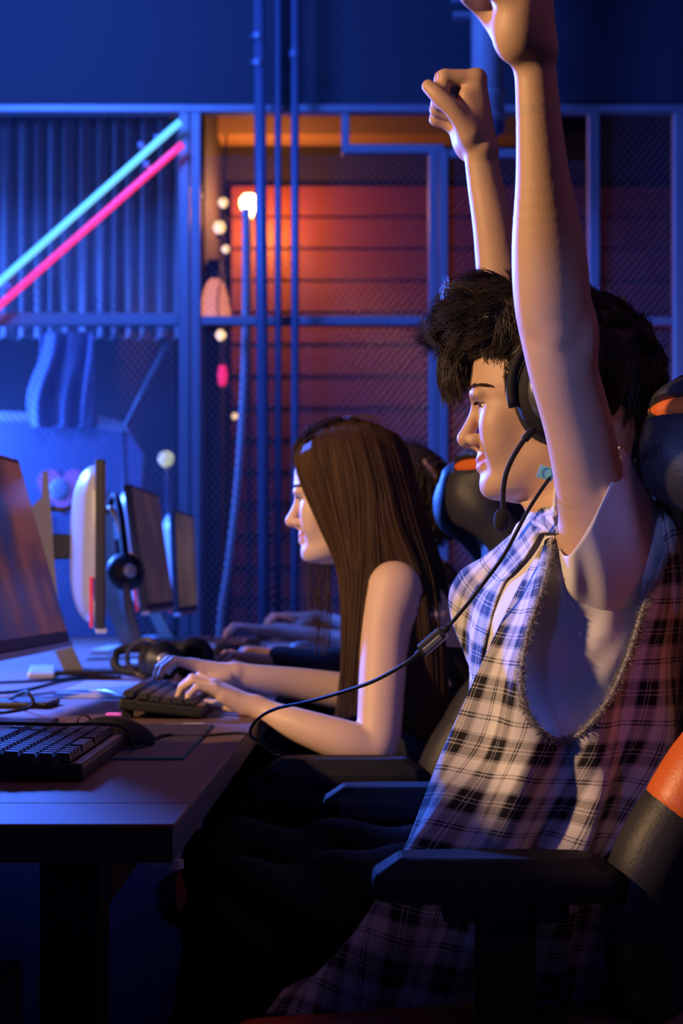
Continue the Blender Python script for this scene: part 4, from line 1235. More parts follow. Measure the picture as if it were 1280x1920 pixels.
# near arm
armN = [(1130,1000,1.735),(1106,905,1.70),(1084,800,1.665),(1058,705,1.635),(1044,640,1.62),(1035,560,1.605),(1027,460,1.59),(1017,330,1.57),(1008,200,1.555),(1002,110,1.548)]
radN = [.046,.0375,.0355,.0350,.0355,.0385,.0360,.0265,.0215,.0198]
B.chain([tuple(P(*q)) for q in armN], radN, k=.018)
B.ell(tuple(P(1094,630,1.615)), (.012,.018,.024), k=.02)
B.cone(tuple(P(964,634,1.60)), tuple(P(1010,655,1.583)), .003, .001, op='s', k=.016)
B.ell(tuple(P(1048,622,1.590)), (.010,.006,.010), k=.012)                                          # elbow point
fN = hand_frame((-.10,-.06,1), (-1,-.15,0), P(1000,100,1.548))
add_fist(B, fN, -1, 1.0, thumb='across')
B.ell(tuple(P(958,55,1.535)), (.018,.016,.030), k=.02)                                            # heel of the hand towards the camera
# far arm
armF = [(1075,1000,2.03),(1030,860,2.10),(988,720,2.13),(962,640,2.125),(945,560,2.115),(925,430,2.10),(910,350,2.095),(901,290,2.09)]
radF = [.046,.038,.036,.037,.034,.027,.0235,.0215]
B.chain([tuple(P(*q)) for q in armF], radF, k=.018)
fF = hand_frame((-.17,.0,1), (-1,-.10,0), P(901,286,2.09))
add_fist(B, fF, 1, 1.0, thumb='up')
# trunk under the clothes
TT = [(1.055,.225,.335,.09),(1.03,.212,.35,.14),(.98,.198,.36,.165),(.92,.18,.372,.165),(.85,.17,.375,.155),(.75,.165,.372,.15),(.65,.17,.372,.155),(.55,.18,.375,.165)]
B.loft(TT, ex=2.3, k=.03, yc=CY)
hd = np.array(hf[0])
pieces = [B.mesh(lo=hd + np.array([-.15,-.11,-.135]), hi=hd + np.array([.15,.11,.14]), h=.0021, smooth=1)]
hz = (hd[2] - .135)
w = B.mesh(lo=(.05,1.45,.52), hi=(.44,2.25,hz+.006), h=.0045, smooth=1); pieces.append(w)
def slab_box(y0, y1, z0, z1, x0=.02, x1=.40, h=.004, sm=1): return B.mesh(lo=(x0,y0,z0), hi=(x1,y1,z1), h=h, smooth=sm)
pieces.append(slab_box(1.50,1.78,hz,1.435)); pieces.append(slab_box(2.02,2.24,hz,1.515))
pieces.append(slab_box(1.45,1.66,1.425,1.68,.06,.30,.0024)); pieces.append(slab_box(2.0,2.2,1.505,1.70,.06,.28,.0022))
# keep the head block clear of arm pieces that cross its box
hp = pieces[0]
V, Q = join(pieces)
body = fast_obj('body', V, Q, m_skin_boy, boy, True, attr={'tint': lip_tint(V, hf)})
head_bvh = BVHTree.FromPolygons(hp[0].tolist(), hp[1].tolist())
add_eyes(hf, boy, m_hair_boy, look=(1,.12,-.16), skin=head_bvh)

# hair: solid cap plus locks
H = Field()
H.ell((-.014,0,.040), (.112,.0875,.094), frame=hf)
H.ell((.066,0,.096), (.052,.068,.030), k=.03, frame=hf)
H.ell((.098,-.020,.076), (.026,.042,.028), k=.02, frame=hf)
H.ell((.03,0,.112), (.06,.06,.025), k=.03, frame=hf)
H.box((.050,-.2,-.2), (.25,.2,.046), .012, op='s', k=.012, frame=hf)
H.box((.020,-.2,-.2), (.25,.2,-.012), .012, op='s', k=.012, frame=hf)
H.box((-.2,-.2,-.25), (.2,.2,-.052), .01, op='s', k=.02, frame=hf)
hv, hq = H.mesh(h=.004, smooth=2)
o_, R_ = np.array(hf[0]), np.array(hf[1])
def vnormals(V, Q):
    n = np.cross(V[Q[:,2]] - V[Q[:,0]], V[Q[:,3]] - V[Q[:,1]])
    vn = np.zeros_like(V)
    for k in range(4):
        for q in range(3): vn[:,q] += np.bincount(Q[:,k], n[:,q], len(V))
    return vn / (np.linalg.norm(vn, axis=1, keepdims=True) + 1e-12)
ln = (hv - o_) @ R_; nn = vnormals(hv, hq) @ R_
sel = RNG.choice(len(hv), 24000)
p0 = ln[sel]; n0 = nn[sel]
keep = (p0[:,2] > -.055) & ~((n0[:,2] < -.5) & (p0[:,0] > .02))
p0, n0 = p0[keep], n0[keep]; K = len(p0)
front = np.clip((p0[:,0] - .02)/.07, 0, 1)[:,None]; top = np.clip(n0[:,2:3], 0, 1)
nc = 420
ci = RNG.choice(K, nc, replace=False); cp, cn = p0[ci], n0[ci]
own = np.argmin(((p0[:,None,:] - cp[None])**2).sum(2), 1)
cf = np.clip((cp[:,0] - .02)/.07, 0, 1)[:,None]; ct = np.clip(cn[:,2:3], 0, 1)
cflow = cf*np.array([.75,0,-.05]) + (1-cf)*(ct*np.array([.6,0,.1]) + (1-ct)*np.array([.25,0,-1.0])) + RNG.normal(0,.36,(nc,3))
cflow = cflow - (cflow*cn).sum(1, keepdims=True)*cn*.8
cflow /= np.linalg.norm(cflow, axis=1, keepdims=True)
cL = .018 + .013*RNG.random(nc) + .010*cf[:,0]
clow = (cp[:,2] < .066) & (cp[:,0] > .030) & (cp[:,1] > -.01)
cL = np.where(clow, .010, cL); cL = np.where(cp[:,0] < -.03, cL*.7, cL)
clift = .18 + .40*(cf*ct)[:,0] + .18*RNG.random(nc); clift = np.where(clow, .12, clift)
ctip = cp + cflow*cL[:,None] + cn*(cL*clift)[:,None]
M = 7; ts = np.linspace(0, 1, M)
tip = ctip[own]*.42 + .58*(p0 + cflow[own]*cL[own][:,None] + n0*(cL*clift)[own][:,None]) + RNG.normal(0,.0034,(K,3))
midp = p0 + n0*(cL*(.25+clift*.9))[own][:,None]*.8 + cflow[own]*(cL[own]*.35)[:,None]
pts = np.stack([(1-t)**2*(p0 - n0*.003) + 2*t*(1-t)*midp + t*t*tip for t in ts], 1)
# fringe that hangs in front of the forehead on the far side
kf = 1300
fu = RNG.random(kf)
root = np.stack([.098 + .024*RNG.random(kf), -.055 + .048*fu, .062 + .03*RNG.random(kf)], 1)
cl = np.round(fu*11)/11
tip = root + np.stack([.004 + .010*np.sin(cl*31), RNG.normal(0,.004,kf), -.030 - .022*np.abs(np.sin(cl*17)) - .010*RNG.random(kf)], 1)
mid = (root+tip)/2 + np.array([.018,0,.010]) + np.stack([.008*np.sin(cl*23), .012*np.sin(cl*41), 0*cl], 1)
fp = np.stack([(1-t)**2*root + 2*t*(1-t)*mid + t*t*tip for t in ts], 1)
ks = 700
rt = np.stack([.030 + .030*RNG.random(ks), np.zeros(ks), .052 - .060*RNG.random(ks)], 1)
rt = rt[rt[:,2] > -.008 + .9*np.maximum(rt[:,0] - .046, 0)*2.6]; ks = len(rt)
sgn = np.where(RNG.random(ks) < .6, 1.0, -1.0)
for q_ in range(ks):
    h_ = head_bvh.ray_cast(Vector(o_ + R_ @ np.array([rt[q_,0], .2*sgn[q_], rt[q_,2]])), Vector(-sgn[q_]*R_[:,1]))
    rt[q_,1] = (((np.array(h_[0]) - o_) @ R_)[1] if h_[0] is not None else .07*sgn[q_]) + .001*sgn[q_]
tpp = rt + np.stack([.002 - .006*RNG.random(ks), sgn*.004, -.010 - .010*RNG.random(ks)], 1)
sp_ = np.stack([rt*(1-t) + tpp*t + np.stack([0*sgn, sgn*.003*math.sin(t*3), 0*sgn], 1) for t in ts], 1)
allp = np.concatenate([pts, fp, sp_])
SV, SQ = strands(allp.reshape(-1,3).reshape(allp.shape) @ R_.T + o_, .0005, .35)
V, Q = join([(hv, hq), (SV, SQ)])
tag(fast_obj('hair', V, Q, m_hair_boy, boy), 'short dark messy hair swept forward')

# white tee
def P3(a): return np.array([tuple(P(*q)) for q in a])
T = Field()
TT2 = [(1.062,.225,.335,.085),(1.045,.208,.350,.125),(1.02,.196,.362,.160),(.98,.183,.374,.178),(.92,.163,.386,.180),(.85,.152,.388,.170),(.75,.146,.386,.165),(.65,.150,.386,.17),(.55,.165,.39,.18),(.52,.17,.385,.178)]
T.loft(TT2, ex=2.3, k=.02, yc=CY)
T.chain([(.315,1.785,.985),(.312,1.765,1.01)], [.072,.062], k=.035)
T.chain([(.300,1.985,.985),(.288,2.03,1.035),(.268,2.06,1.09)], [.078,.071,.064], k=.035)
T.chain([(.29,2.03,1.0),(.268,2.07,1.085),(.25,2.10,1.17)], [.042,.0455,.048], op='s', k=.004)
pb = Vector((.236, 2.07, 1.0)); T.plane(tuple(pb), (-.86,.28,.51), (.12,1.98,.975), (.37,2.2,1.22), k=.004)
T.cone((.283,1.88,1.01), (.272,1.88,1.13), .066, .072, op='s', k=.006)
def tee_wob(x, y, z):
    near = np.clip((1.84 - y)/.1, 0, 1)
    r = np.hypot(x - .262, z - 1.0)                        # folds fan out from the armpit
    an = np.arctan2(z - 1.0, x - .262)
    fan = 0
    drape = .0035*np.sin(x*75 + z*14 + 2.2*np.sin(z*9)) * np.clip((1.0 - z)/.1, 0, 1)
    fine = .0012*np.sin(x*160 - z*60 + 3*np.sin(z*25))
    return (fan + drape*.8 + fine*.6)*near + .0018*np.sin(z*70 + y*40)
V, Q = T.mesh(h=.0032, smooth=3, wob=tee_wob)
hemr = P3([(1062,1046,1.675),(1084,1022,1.660),(1112,975,1.652),(1142,912,1.662),(1168,850,1.695),(1150,838,1.740),(1090,862,1.785),(1043,900,1.790),(1038,970,1.775),(1046,1030,1.725)])
bodr = P3([(1086,1150,1.720),(1140,1165,1.705),(1200,1140,1.705),(1238,1075,1.725),(1240,1000,1.755),(1200,935,1.82),(1120,925,1.87),(1060,960,1.87),(1040,1040,1.84),(1050,1110,1.765)])
def ring_s(c, n):
    k = len(c); c3 = np.concatenate([c[-1:], c, c[:2]]); u = np.linspace(0, k, n, endpoint=False); i_ = u.astype(int); t_ = (u - i_)[:,None]
    a_, b_, d_, e_ = c3[i_], c3[i_+1], c3[i_+2], c3[np.minimum(i_+3, len(c3)-1)]
    return .5*((2*b_) + (d_-a_)*t_ + (2*a_-5*b_+4*d_-e_)*t_*t_ + (3*b_-a_-3*d_+e_)*t_**3)
NS = 96; hr, br = ring_s(hemr, NS), ring_s(bodr, NS)
hc, bc = hr.mean(0), br.mean(0); rows_ = []
th = np.linspace(0, 2*math.pi, NS, endpoint=False)
hin = hc + (hr - hc)*.94
rows_.append(hin + (bc - hc)*.16); rows_.append(hin + (bc - hc)*.02); rows_.append(hc + (hr - hc)*.985 - (bc - hc)*.006)
for t_ in np.linspace(0, 1, 26):
    cc_ = hc*(1-t_) + bc*t_; rr_ = (hr - hc)*(1-t_) + (br - bc)*t_
    bul = 1 + .10*math.sin(math.pi*t_) 
    fo = 1 + .020*np.sin(th*7 + 3*t_)*math.sin(math.pi*t_)**.7 + .016*np.sin(th*3 + 1 + 4*t_)*t_*(1-t_)*4
    rows_.append(cc_ + rr_*(bul*fo)[:,None])
SVt = np.concatenate(rows_); nr = len(rows_); ii = np.arange(NS)
SQt = np.concatenate([np.stack([r_*NS+ii, r_*NS+(ii+1)%NS, (r_+1)*NS+(ii+1)%NS, (r_+1)*NS+ii], 1) for r_ in range(nr-1)])
V, Q = join([(V, Q), (SVt, SQt)])
tag(fast_obj('t_shirt', V, Q, m_tee, boy), 'white cotton tee')
tee_bvh = BVHTree.FromPolygons(V.tolist(), Q.tolist())

# sleeveless plaid shirt
ps = bpy.data.objects.new('plaid_shirt', None); link(ps, boy); ps['label'] = 'open black and white plaid shirt with cut-off frayed armholes'
rowsN = [[(1014,1022,1.775),(1030,1012,1.735),(1110,975,1.72),(1215,950,1.72),(1250,905,1.80),(1310,885,1.90)],
         [(958,1120,1.745),(1018,1120,1.685),(1110,1110,1.685),(1225,1090,1.69),(1275,1080,1.76),(1315,1070,1.88)],
         [(903,1240,1.73),(985,1250,1.675),(1080,1250,1.675),(1190,1240,1.685),(1262,1230,1.74),(1312,1220,1.88)],
         [(848,1375,1.735),(950,1390,1.69),(1060,1395,1.675),(1165,1390,1.685),(1245,1380,1.735),(1300,1370,1.88)],
         [(780,1510,1.735),(890,1520,1.685),(1000,1530,1.672),(1100,1530,1.68),(1190,1520,1.725),(1262,1500,1.86)],
         [(706,1650,1.745),(820,1660,1.682),(930,1670,1.67),(1030,1670,1.678),(1120,1660,1.725),(1200,1650,1.84)],
         [(622,1775,1.735),(750,1790,1.675),(880,1800,1.668),(1000,1800,1.672),(1100,1790,1.72),(1180,1780,1.82)],
         [(458,1888,1.72),(640,1945,1.665),(820,1960,1.66),(980,1960,1.665),(1100,1960,1.71),(1180,1950,1.82)]]
ahole = [(1034,1020),(1024,1075),(1012,1120),(998,1160),(988,1195),(978,1250),(977,1290),(985,1325),(1005,1362),(1035,1384),(1060,1389),(1088,1375),(1118,1345),(1145,1305),(1165,1262),(1185,1210),(1200,1160),(1215,1110),(1232,1080),(1246,1035),(1240,965),(1218,925),(1180,880),(1060,900)]
def foldN(U, V):
    lo = np.clip((V - .28)/.35, 0, 1)
    w_ = np.sin(U*25 - V*5 + 1.2*np.sin(V*7)) * (.003 + .012*lo) + np.sin(U*11 + V*3.5 + .6)*(.002 + .009*lo) + .004*np.sin(U*41 + V*9)*lo
    tail = np.clip((V - .82)/.18, 0, 1)*np.clip((.35 - U)/.35, 0, 1)
    return w_ + .02*np.sin(U*30)*tail
near, G, NN = cloth('front_panel', rowsN, 190, 250, m_plaid, ps, foldN, ahole, over=tee_bvh, uvrot=-.03)
rowsF = [[(1003,958,1.99),(1014,952,1.93),(1026,965,1.87)],[(955,1000,2.01),(978,994,1.94),(1000,1008,1.875)],[(905,1040,2.02),(940,1038,1.95),(982,1048,1.885)],
         [(868,1070,2.02),(912,1080,1.96),(962,1080,1.90)],[(848,1112,2.02),(890,1118,1.96),(945,1102,1.90)],[(852,1168,2.02),(884,1165,1.97),(920,1160,1.92)],
         [(868,1225,2.01),(884,1222,1.975),(900,1222,1.945)],[(880,1300,2.01),(886,1300,1.985),(892,1300,1.965)],[(850,1420,2.0),(862,1420,1.975),(880,1420,1.95)]]
cloth('far_panel', rowsF, 50, 120, m_plaid, ps, lambda U, V: .004*np.sin(U*7+V*9), over=tee_bvh, clear=.012, uvoff=(.02,.01), uvrot=-.35)
rowsC = [[(1000,962,1.905),(1016,948,1.87),(1038,950,1.845)],[(1002,980,1.885),(1018,972,1.855),(1042,974,1.825)],[(1008,1000,1.87),(1022,998,1.84),(1042,1000,1.80)]]
cloth('collar', rowsC, 30, 30, m_plaid, ps, lambda U, V: .004*np.sin(V*9), over=tee_bvh, clear=.014, uvoff=(.03,.02), uvrot=.8)
rowsK = [[(1196,905,1.99),(1232,884,1.90),(1285,892,1.82),(1330,905,1.78)],[(1205,940,1.98),(1238,915,1.885),(1288,925,1.805),(1330,940,1.77)],[(1212,985,1.97),(1242,955,1.87),(1290,970,1.79),(1330,985,1.76)]]
cloth('back_collar', rowsK, 50, 40, m_plaid, ps, lambda U, V: .005*np.sin(V*6+U*4), uvoff=(.01,.04), uvrot=.25)
# frayed threads round the armhole
edge = crom([Vector((x, y, 0)) for x, y in ahole[:20]], 14)
Gp = G.reshape(-1,3); gx = Gp[:,0]/Gp[:,1]*F_PX + CX; gy = HY - (Gp[:,2]-CAMZ)/Gp[:,1]*F_PX
epts = []
for q in edge:
    j = np.argmin((gx - q.x)**2 + (gy - q.y)**2)
    epts.append(P(q.x, q.y, Gp[j,1] - .002))
epts = np.array([tuple(p) for p in epts])
ker = np.ones(9)/9; ep = np.pad(epts, ((4,4),(0,0)), 'edge')
epts = np.stack([np.convolve(ep[:,q], ker, 'valid') for q in range(3)], 1)
m_fray = pm('frayed_thread', (.50,.48,.46), (.16,.16,.17), rough=.9, scale=160)
hem = MB().tube([Vector(p) for p in epts], .0026, 8).build('armhole_hem', m_fray, ps, True)
nf = 7000
j = RNG.integers(0, len(epts)-1, nf); t = RNG.random(nf)[:,None]
r0 = epts[j]*(1-t) + epts[j+1]*t
dirs = RNG.normal(0,1,(nf,3)); dirs /= np.linalg.norm(dirs, axis=1, keepdims=True)
Lf = (.0025 + .0035*RNG.random(nf))[:,None]
bend = RNG.normal(0,.0025,(nf,3))
fp = np.stack([r0 + dirs*Lf*a + bend*a*a for a in np.linspace(0,1,4)], 1)
SV, SQ = strands(fp, .00028, .5); tag(fast_obj('frayed_threads', SV, SQ, m_fray, ps), kind='stuff')

# dark trousers
J = Field()
for s, kx, kz in ((1,-.10,.60),(-1,-.13,.615)):
    y = CY - s*.060
    J.chain([(.30,y,.585),(.10,y - s*.005,.610),(kx,y - s*.045,kz)], [.080,.074,.062], k=.03)
    J.chain([(kx,y - s*.045,kz),(kx-.03,y - s*.045,.35),(kx+.02,y - s*.045,.09)], [.064,.055,.042], k=.02)
J.cone((.30,CY-.08,.58),(.30,CY+.08,.58),.095,.095,k=.04)
def jw(x,y,z): return .004*np.sin(x*60+y*30+3*np.sin(z*20)) + .003*np.sin(z*90+x*40)
V, Q = J.mesh(h=.007, wob=jw); tag(fast_obj('trousers', V, Q, m_jeans, boy), 'black trousers')
S_ = Field()
for s, kx in ((1,-.10),(-1,-.13)):
    y = CY - s*.14
    S_.cone((kx+.02,y,.035),(kx-.15,y,.03),.036,.03,k=.02); S_.cone((kx+.02,y,.05),(kx+.01,y,.10),.038,.04,k=.02)
    S_.plane((0,0,0),(0,0,-1),(kx-.3,y-.1,-.1),(kx+.2,y+.1,.12),k=.001)
V, Q = S_.mesh(h=.006); fast_obj('shoes', V, Q, m_blackm, boy)

# ------------------------------------------------------------------ headset worn by the boy
hsb = thing('headset', 'black gaming headset with microphone boom worn by the cheering boy', 'headset', tuple(P(1012,750,1.80)))
def L2W(u, v, w_): return Vector(o_ + R_ @ np.array([u, v, w_]))
axl = Vector(R_[:,1])
for s in (1, -1):
    c = L2W(.004, s*.098, .004)
    def ecup(prof, rx, rz):
        b = MB(); n = 36; vs = []
        for (k, h_) in prof:
            for i in range(n):
                an = 2*math.pi*i/n
                loc = np.array([rx*k*math.cos(an), s*h_, rz*k*math.sin(an)])
                vs.append(Vector(c) + Vector(R_ @ loc))
        fs = [(a*n+i, a*n+(i+1)%n, (a+1)*n+(i+1)%n, (a+1)*n+i) for a in range(len(prof)-1) for i in range(n)]
        fs.append(tuple((len(prof)-1)*n+i for i in range(n)))
        return b.add(vs, fs)
    cup = ecup([(1.0,-.012),(1.02,.0),(1.0,.010),(.90,.018),(.70,.021),(.5,.022)], .042, .054).build('earcup', m_blackm, hsb, True)
    ecup([(.72,.0200),(.70,.0235),(.45,.0262),(.05,.027)], .042, .054).build('cup_plate', m_blackp if s < 0 else pm('chrome_plate', (.35,.36,.38), (.2,.2,.22), rough=.22, metal=.8, scale=20), cup, True)
    ecup([(.98,-.030),(1.06,-.026),(1.08,-.018),(1.02,-.011)], .042, .054).build('ear_pad', m_leather, hsb, True)
    # yoke fork in front and behind the cup
    yk = []
    for i in range(26):
        an = math.radians(200) - math.radians(220)*i/25
        yk.append(L2W(.004 + .048*math.cos(math.pi - an), s*.108, .008 + .060*math.sin(an)))
    MB().tube(yk, .0062, 10).build('yoke', m_blackm, hsb, True)
    MB().rbox(tuple(yk[-1] - Vector((.008,.006,.010))), tuple(yk[-1] + Vector((.008,.006,.010))), .003).build('yoke_hinge', m_blackm, hsb)
hb = [L2W(-.002, .118*math.cos(a), .045 + .108*math.sin(a)) for a in [math.pi*k/30 for k in range(31)]]
MB().tube(hb, .011, 12).build('headband', m_leather, hsb, True)
boom = crom([P(1000,806,1.785),P(992,814,1.782),P(977,832,1.78),P(960,860,1.782),P(948,890,1.787),P(943,922,1.79),P(943,958,1.79)], 8)
MB().tube(boom[8:], .0030, 10).build('microphone_boom', m_blackm, hsb, True)
MB().tube(boom[:14], .0046, 10).build('boom_socket', m_blackm, hsb, True)
mc = P(941,975,1.79)
MB().lathe([(0,.0125),(.006,.0115),(.009,.007),(.0098,0),(.0092,-.006),(.006,-.011),(0,-.0122)], (.05,0,1), mc, 18).build('microphone_foam', pm('foam', (.008,.008,.01), rough=.95, scale=300, bump=.6, bump_scale=700), hsb, True)
cab = crom([P(1046,840,1.76),P(1044,868,1.745),P(1032,893,1.735),P(1010,925,1.73),P(985,965,1.725),P(945,1040,1.72),P(905,1095,1.72),P(870,1140,1.725),P(834,1182,1.73)], 8)
wire = MB().tube(cab, .0022, 8).build('cable', m_blackm, hsb, True)
cab2 = crom([P(788,1222,1.74),P(755,1247,1.75),P(700,1277,1.80),P(640,1298,1.87),P(580,1315,1.95),P(520,1328,2.05),P(487,1345,2.15),P(470,1366,2.22),P(472,1382,2.24),P(490,1390,2.26),P(512,1404,2.27),P(526,1412,2.27),P(518,1416,2.27),P(500,1404,2.265),P(484,1392,2.26),
              P(466,1378,2.265),P(440,1375,2.27), (-.215,2.255,DZ+.0025), (-.25,2.235,DZ+.006), (-.268,2.085,DZ+.006), (-.285,2.06,DZ+.035), (-.36,2.03,DZ+.040), (-.46,2.0,DZ+.042), (-.56,1.98,DZ+.02),(-.70,1.97,DZ+.003)], 8)
MB().tube(cab2, .0022, 8).build('cable', m_blackm, hsb, True)
# in-line remote
d = (P(834,1182,1.73) - P(788,1222,1.74)).normalized(); cc = (P(834,1182,1.73) + P(788,1222,1.74))/2
q = d.to_track_quat('X','Z').to_matrix()
rm = MB().rbox((cc.x-.0175,cc.y-.006,cc.z-.0075), (cc.x+.0175,cc.y+.006,cc.z+.0075), .004, 3, rot=q, piv=cc).build('inline_remote', m_blackp, hsb)
MB().rbox((cc.x-.013,cc.y-.0085,cc.z-.0062), (cc.x+.013,cc.y-.0055,cc.z-.0005), .0012, 2, rot=q, piv=cc).build('volume_slider', pm('grey_slider', (.09,.10,.12), rough=.35, scale=60), rm)
for e in (P(834,1182,1.73), P(788,1222,1.74)):
    MB().tube([e - d*.006, e + d*.006], .0034, 8).build('strain_relief', m_blackm, rm, True)
m_teal = pm('turquoise_tag', (.22,.66,.62), (.18,.60,.57), rough=.55, scale=60)
tg = [P(1014,871,1.733), P(1041,880,1.733), P(1034,903,1.733), P(1005,894,1.733)]
tgo = MB().prism(tg, (0,.0012,0)).build('cable_tag', m_teal, wire)
m_tealink = pm('tag_print', (.12,.46,.44), rough=.6)
ctr = (tg[0]+tg[2])/2
ring = [ctr + Vector((math.cos(a)*.0055, -.0006, math.sin(a)*.0055)) for a in [math.radians(-50 + 280*k/16) for k in range(17)]]
MB().tube(ring, .00045, 6).build('tag_emblem', m_tealink, wire, True)

# ------------------------------------------------------------------ the long-haired girl
m_skin_girl = skin_mat('skin_girl', (.80,.58,.44), (.75,.52,.39), (.66,.33,.29))
m_hair_girl = pm('brown_hair', (.105,.056,.030), (.05,.028,.016), rough=.55, spec=.18, scale=18, stretch=(3,3,.3))
m_top = pm('black_top', (.012,.011,.014), rough=.8, scale=50, bump=.2)
GY = 2.78
girl = thing('person', 'girl with long straight brown hair in a dark sleeveless top, typing', 'person', (.18,GY,0))
gf = frame_of((-1,.02,-.02), (0,0,1), P(659,934,GY))
B = Field(); add_head(B, gf)
B.chain([(.05,GY,1.07),(.085,GY,.99),(.115,GY,.93)], [.045,.046,.06], k=.025)
B.loft([(1.0,.05,.16,.06),(.965,.03,.19,.13),(.92,.02,.215,.145),(.85,.01,.235,.14),(.75,.04,.27,.125),(.65,.09,.33,.135),(.55,.13,.38,.16)], ex=2.3, k=.03, yc=GY)
armG = [(740,1105,2.665),(722,1180,2.64),(715,1290,2.60),(708,1385,2.575),(690,1402,2.57),(640,1388,2.565),(560,1360,2.58),(510,1340,2.60),(480,1325,2.61)]
radG = [.048,.0405,.0375,.036,.036,.034,.0275,.0215,.0195]
B.chain([tuple(P(*q)) for q in armG], radG, k=.016)
fL = hand_frame((-1,.10,.42), (.42,0,-1), P(482,1326,2.612))
add_typing_hand(B, fL, -1, .90, curls=(.62,.80,.72,.95))
armR = [(760,1105,2.90),(745,1230,2.96),(735,1310,2.97),(660,1300,2.955),(560,1283,2.93),(480,1270,2.90),(440,1262,2.89)]
radR = [.048,.040,.036,.036,.030,.023,.0205]
B.chain([tuple(P(*q)) for q in armR], radR, k=.016)
fR = hand_frame((-1,-.12,.18), (.18,0,-1), P(442,1262,2.89))
add_typing_hand(B, fR, 1, .92, curls=(.5,.55,.55,.5))
hg = np.array(gf[0])
pieces = [B.mesh(lo=hg + np.array([-.13,-.10,-.125]), hi=hg + np.array([.12,.10,.13]), h=.0028), B.mesh(lo=(-.17,2.50,.56), hi=(.42,3.05,hg[2]-.090), h=.0045),
          B.mesh(lo=(-.36,2.50,.70), hi=(-.165,3.05,.87), h=.0026)]
V, Q = join(pieces)
fast_obj('body', V, Q, m_skin_girl, girl, True, attr={'tint': lip_tint(V, gf)})
add_eyes(gf, girl, m_hair_girl, look=(1,0.1,-.35), skin=BVHTree.FromPolygons(pieces[0][0].tolist(), pieces[0][1].tolist()))
Tt = Field()
Tt.loft([(.955,.045,.19,.095),(.92,.012,.222,.118),(.85,.002,.243,.140),(.75,.03,.278,.133),(.65,.08,.338,.143),(.55,.12,.39,.168),(.50,.13,.40,.17)], ex=2.3, k=.03, yc=GY)
V, Q = Tt.mesh(h=.006, wob=lambda x,y,z: .004*np.sin(z*60+x*40+y*20)); tag(fast_obj('tank_top', V, Q, m_top, girl), 'dark sleeveless top')
J = Field()
for s in (1,-1):
    y = GY - s*.09
    J.chain([(.28,y,.56),(.08,y,.575),(-.16,y,.575)], [.09,.078,.06], k=.03); J.chain([(-.16,y,.575),(-.17,y,.33),(-.12,y,.0)], [.06,.05,.04], k=.02)
J.plane((0,0,0),(0,0,-1),(-.4,2.5,-.1),(.1,3.1,.1),k=.001)
V, Q = J.mesh(h=.008); fast_obj('trousers', V, Q, m_jeans, girl)

# her hair: cap and long locks
oG, RG = np.array(gf[0]), np.array(gf[1])
H = Field()
H.loft([(w_ + (.004 if w_ > .09 else 0), f_ + .0035, b_ - .004, q_ + .004) for (w_, f_, b_, q_) in HEAD_TAB if w_ > -.07] + [(.1245,-.012,-.016,.004)], ex=2.25, frame=gf)
H.box((.052,-.2,-.3), (.25,.2,.050), .012, op='s', k=.005, frame=gf)
H.box((.030,-.2,-.3), (.25,.2,-.03), .012, op='s', k=.012, frame=gf)
H.box((-.25,-.2,-.35), (.25,.2,-.06), .01, op='s', k=.01, frame=gf)
hv, hq = H.mesh(h=.005, smooth=2)
def locks(n, phi, guides, M=22, jit=.0027, clumpn=40):
    """guides: list of (phi, [(px,py,d) ...]) ; every lock blends between neighbouring guides"""
    ph = np.array([g[0] for g in guides]); C = np.array([cr1(P3(g[1]), M) for g in guides])   # g, M, 3
    out = np.zeros((n, M, 3))
    for q in range(3):
        for k in range(M):
            out[:,k,q] = np.interp(phi, ph, C[:,k,q])
    ts = np.linspace(0,1,M)
    cid = np.floor(phi*clumpn).astype(int) + RNG.integers(0, 3, n)*1000
    co = np.random.default_rng(3).normal(0, 1, (4000,3))[cid]
    amp = (jit*(0.25 + 1.0*ts))[None,:,None]
    wave = np.sin(ts[None,:]*(3 + 2*RNG.random((n,1))) + RNG.random((n,1))*6)[...,None]
    out += co[:,None,:]*amp*np.array([1,.6,.0]) + RNG.normal(0,1,(n,1,3))*amp*.5*np.array([1,.7,.2]) + wave*amp*.5*np.array([1,.4,0])
    return out
guidesN = [(0.00,[(588,810,2.79),(556,850,2.735),(566,905,2.725),(602,985,2.715),(640,1080,2.695),(648,1210,2.66),(652,1345,2.64)]),
           (0.22,[(612,795,2.79),(588,832,2.715),(602,905,2.698),(626,985,2.692),(650,1080,2.675),(655,1210,2.65),(640,1345,2.63)]),
           (0.45,[(640,786,2.79),(632,822,2.705),(645,900,2.688),(655,985,2.685),(665,1080,2.668),(665,1210,2.64),(656,1345,2.63)]),
           (0.60,[(662,784,2.79),(668,820,2.705),(688,900,2.684),(690,985,2.68),(685,1070,2.660),(674,1200,2.625),(664,1340,2.62)]),
           (0.70,[(682,788,2.79),(700,825,2.71),(722,905,2.69),(740,985,2.68),(775,1075,2.65),(795,1200,2.63),(805,1390,2.63)]),
           (0.85,[(705,795,2.79),(736,835,2.725),(760,915,2.71),(782,1000,2.70),(808,1090,2.665),(822,1220,2.64),(826,1400,2.64)]),
           (1.00,[(722,804,2.79),(762,860,2.77),(786,930,2.76),(810,1010,2.74),(836,1100,2.70),(852,1230,2.68),(856,1410,2.68)])]
guidesF = [(q, [(x, y, 2*GY - d) for x, y, d in g]) for q, g in guidesN]
LN = locks(8000, RNG.random(8000), guidesN, clumpn=90)
LF = locks(900, RNG.random(900)*.95+.05, guidesF)
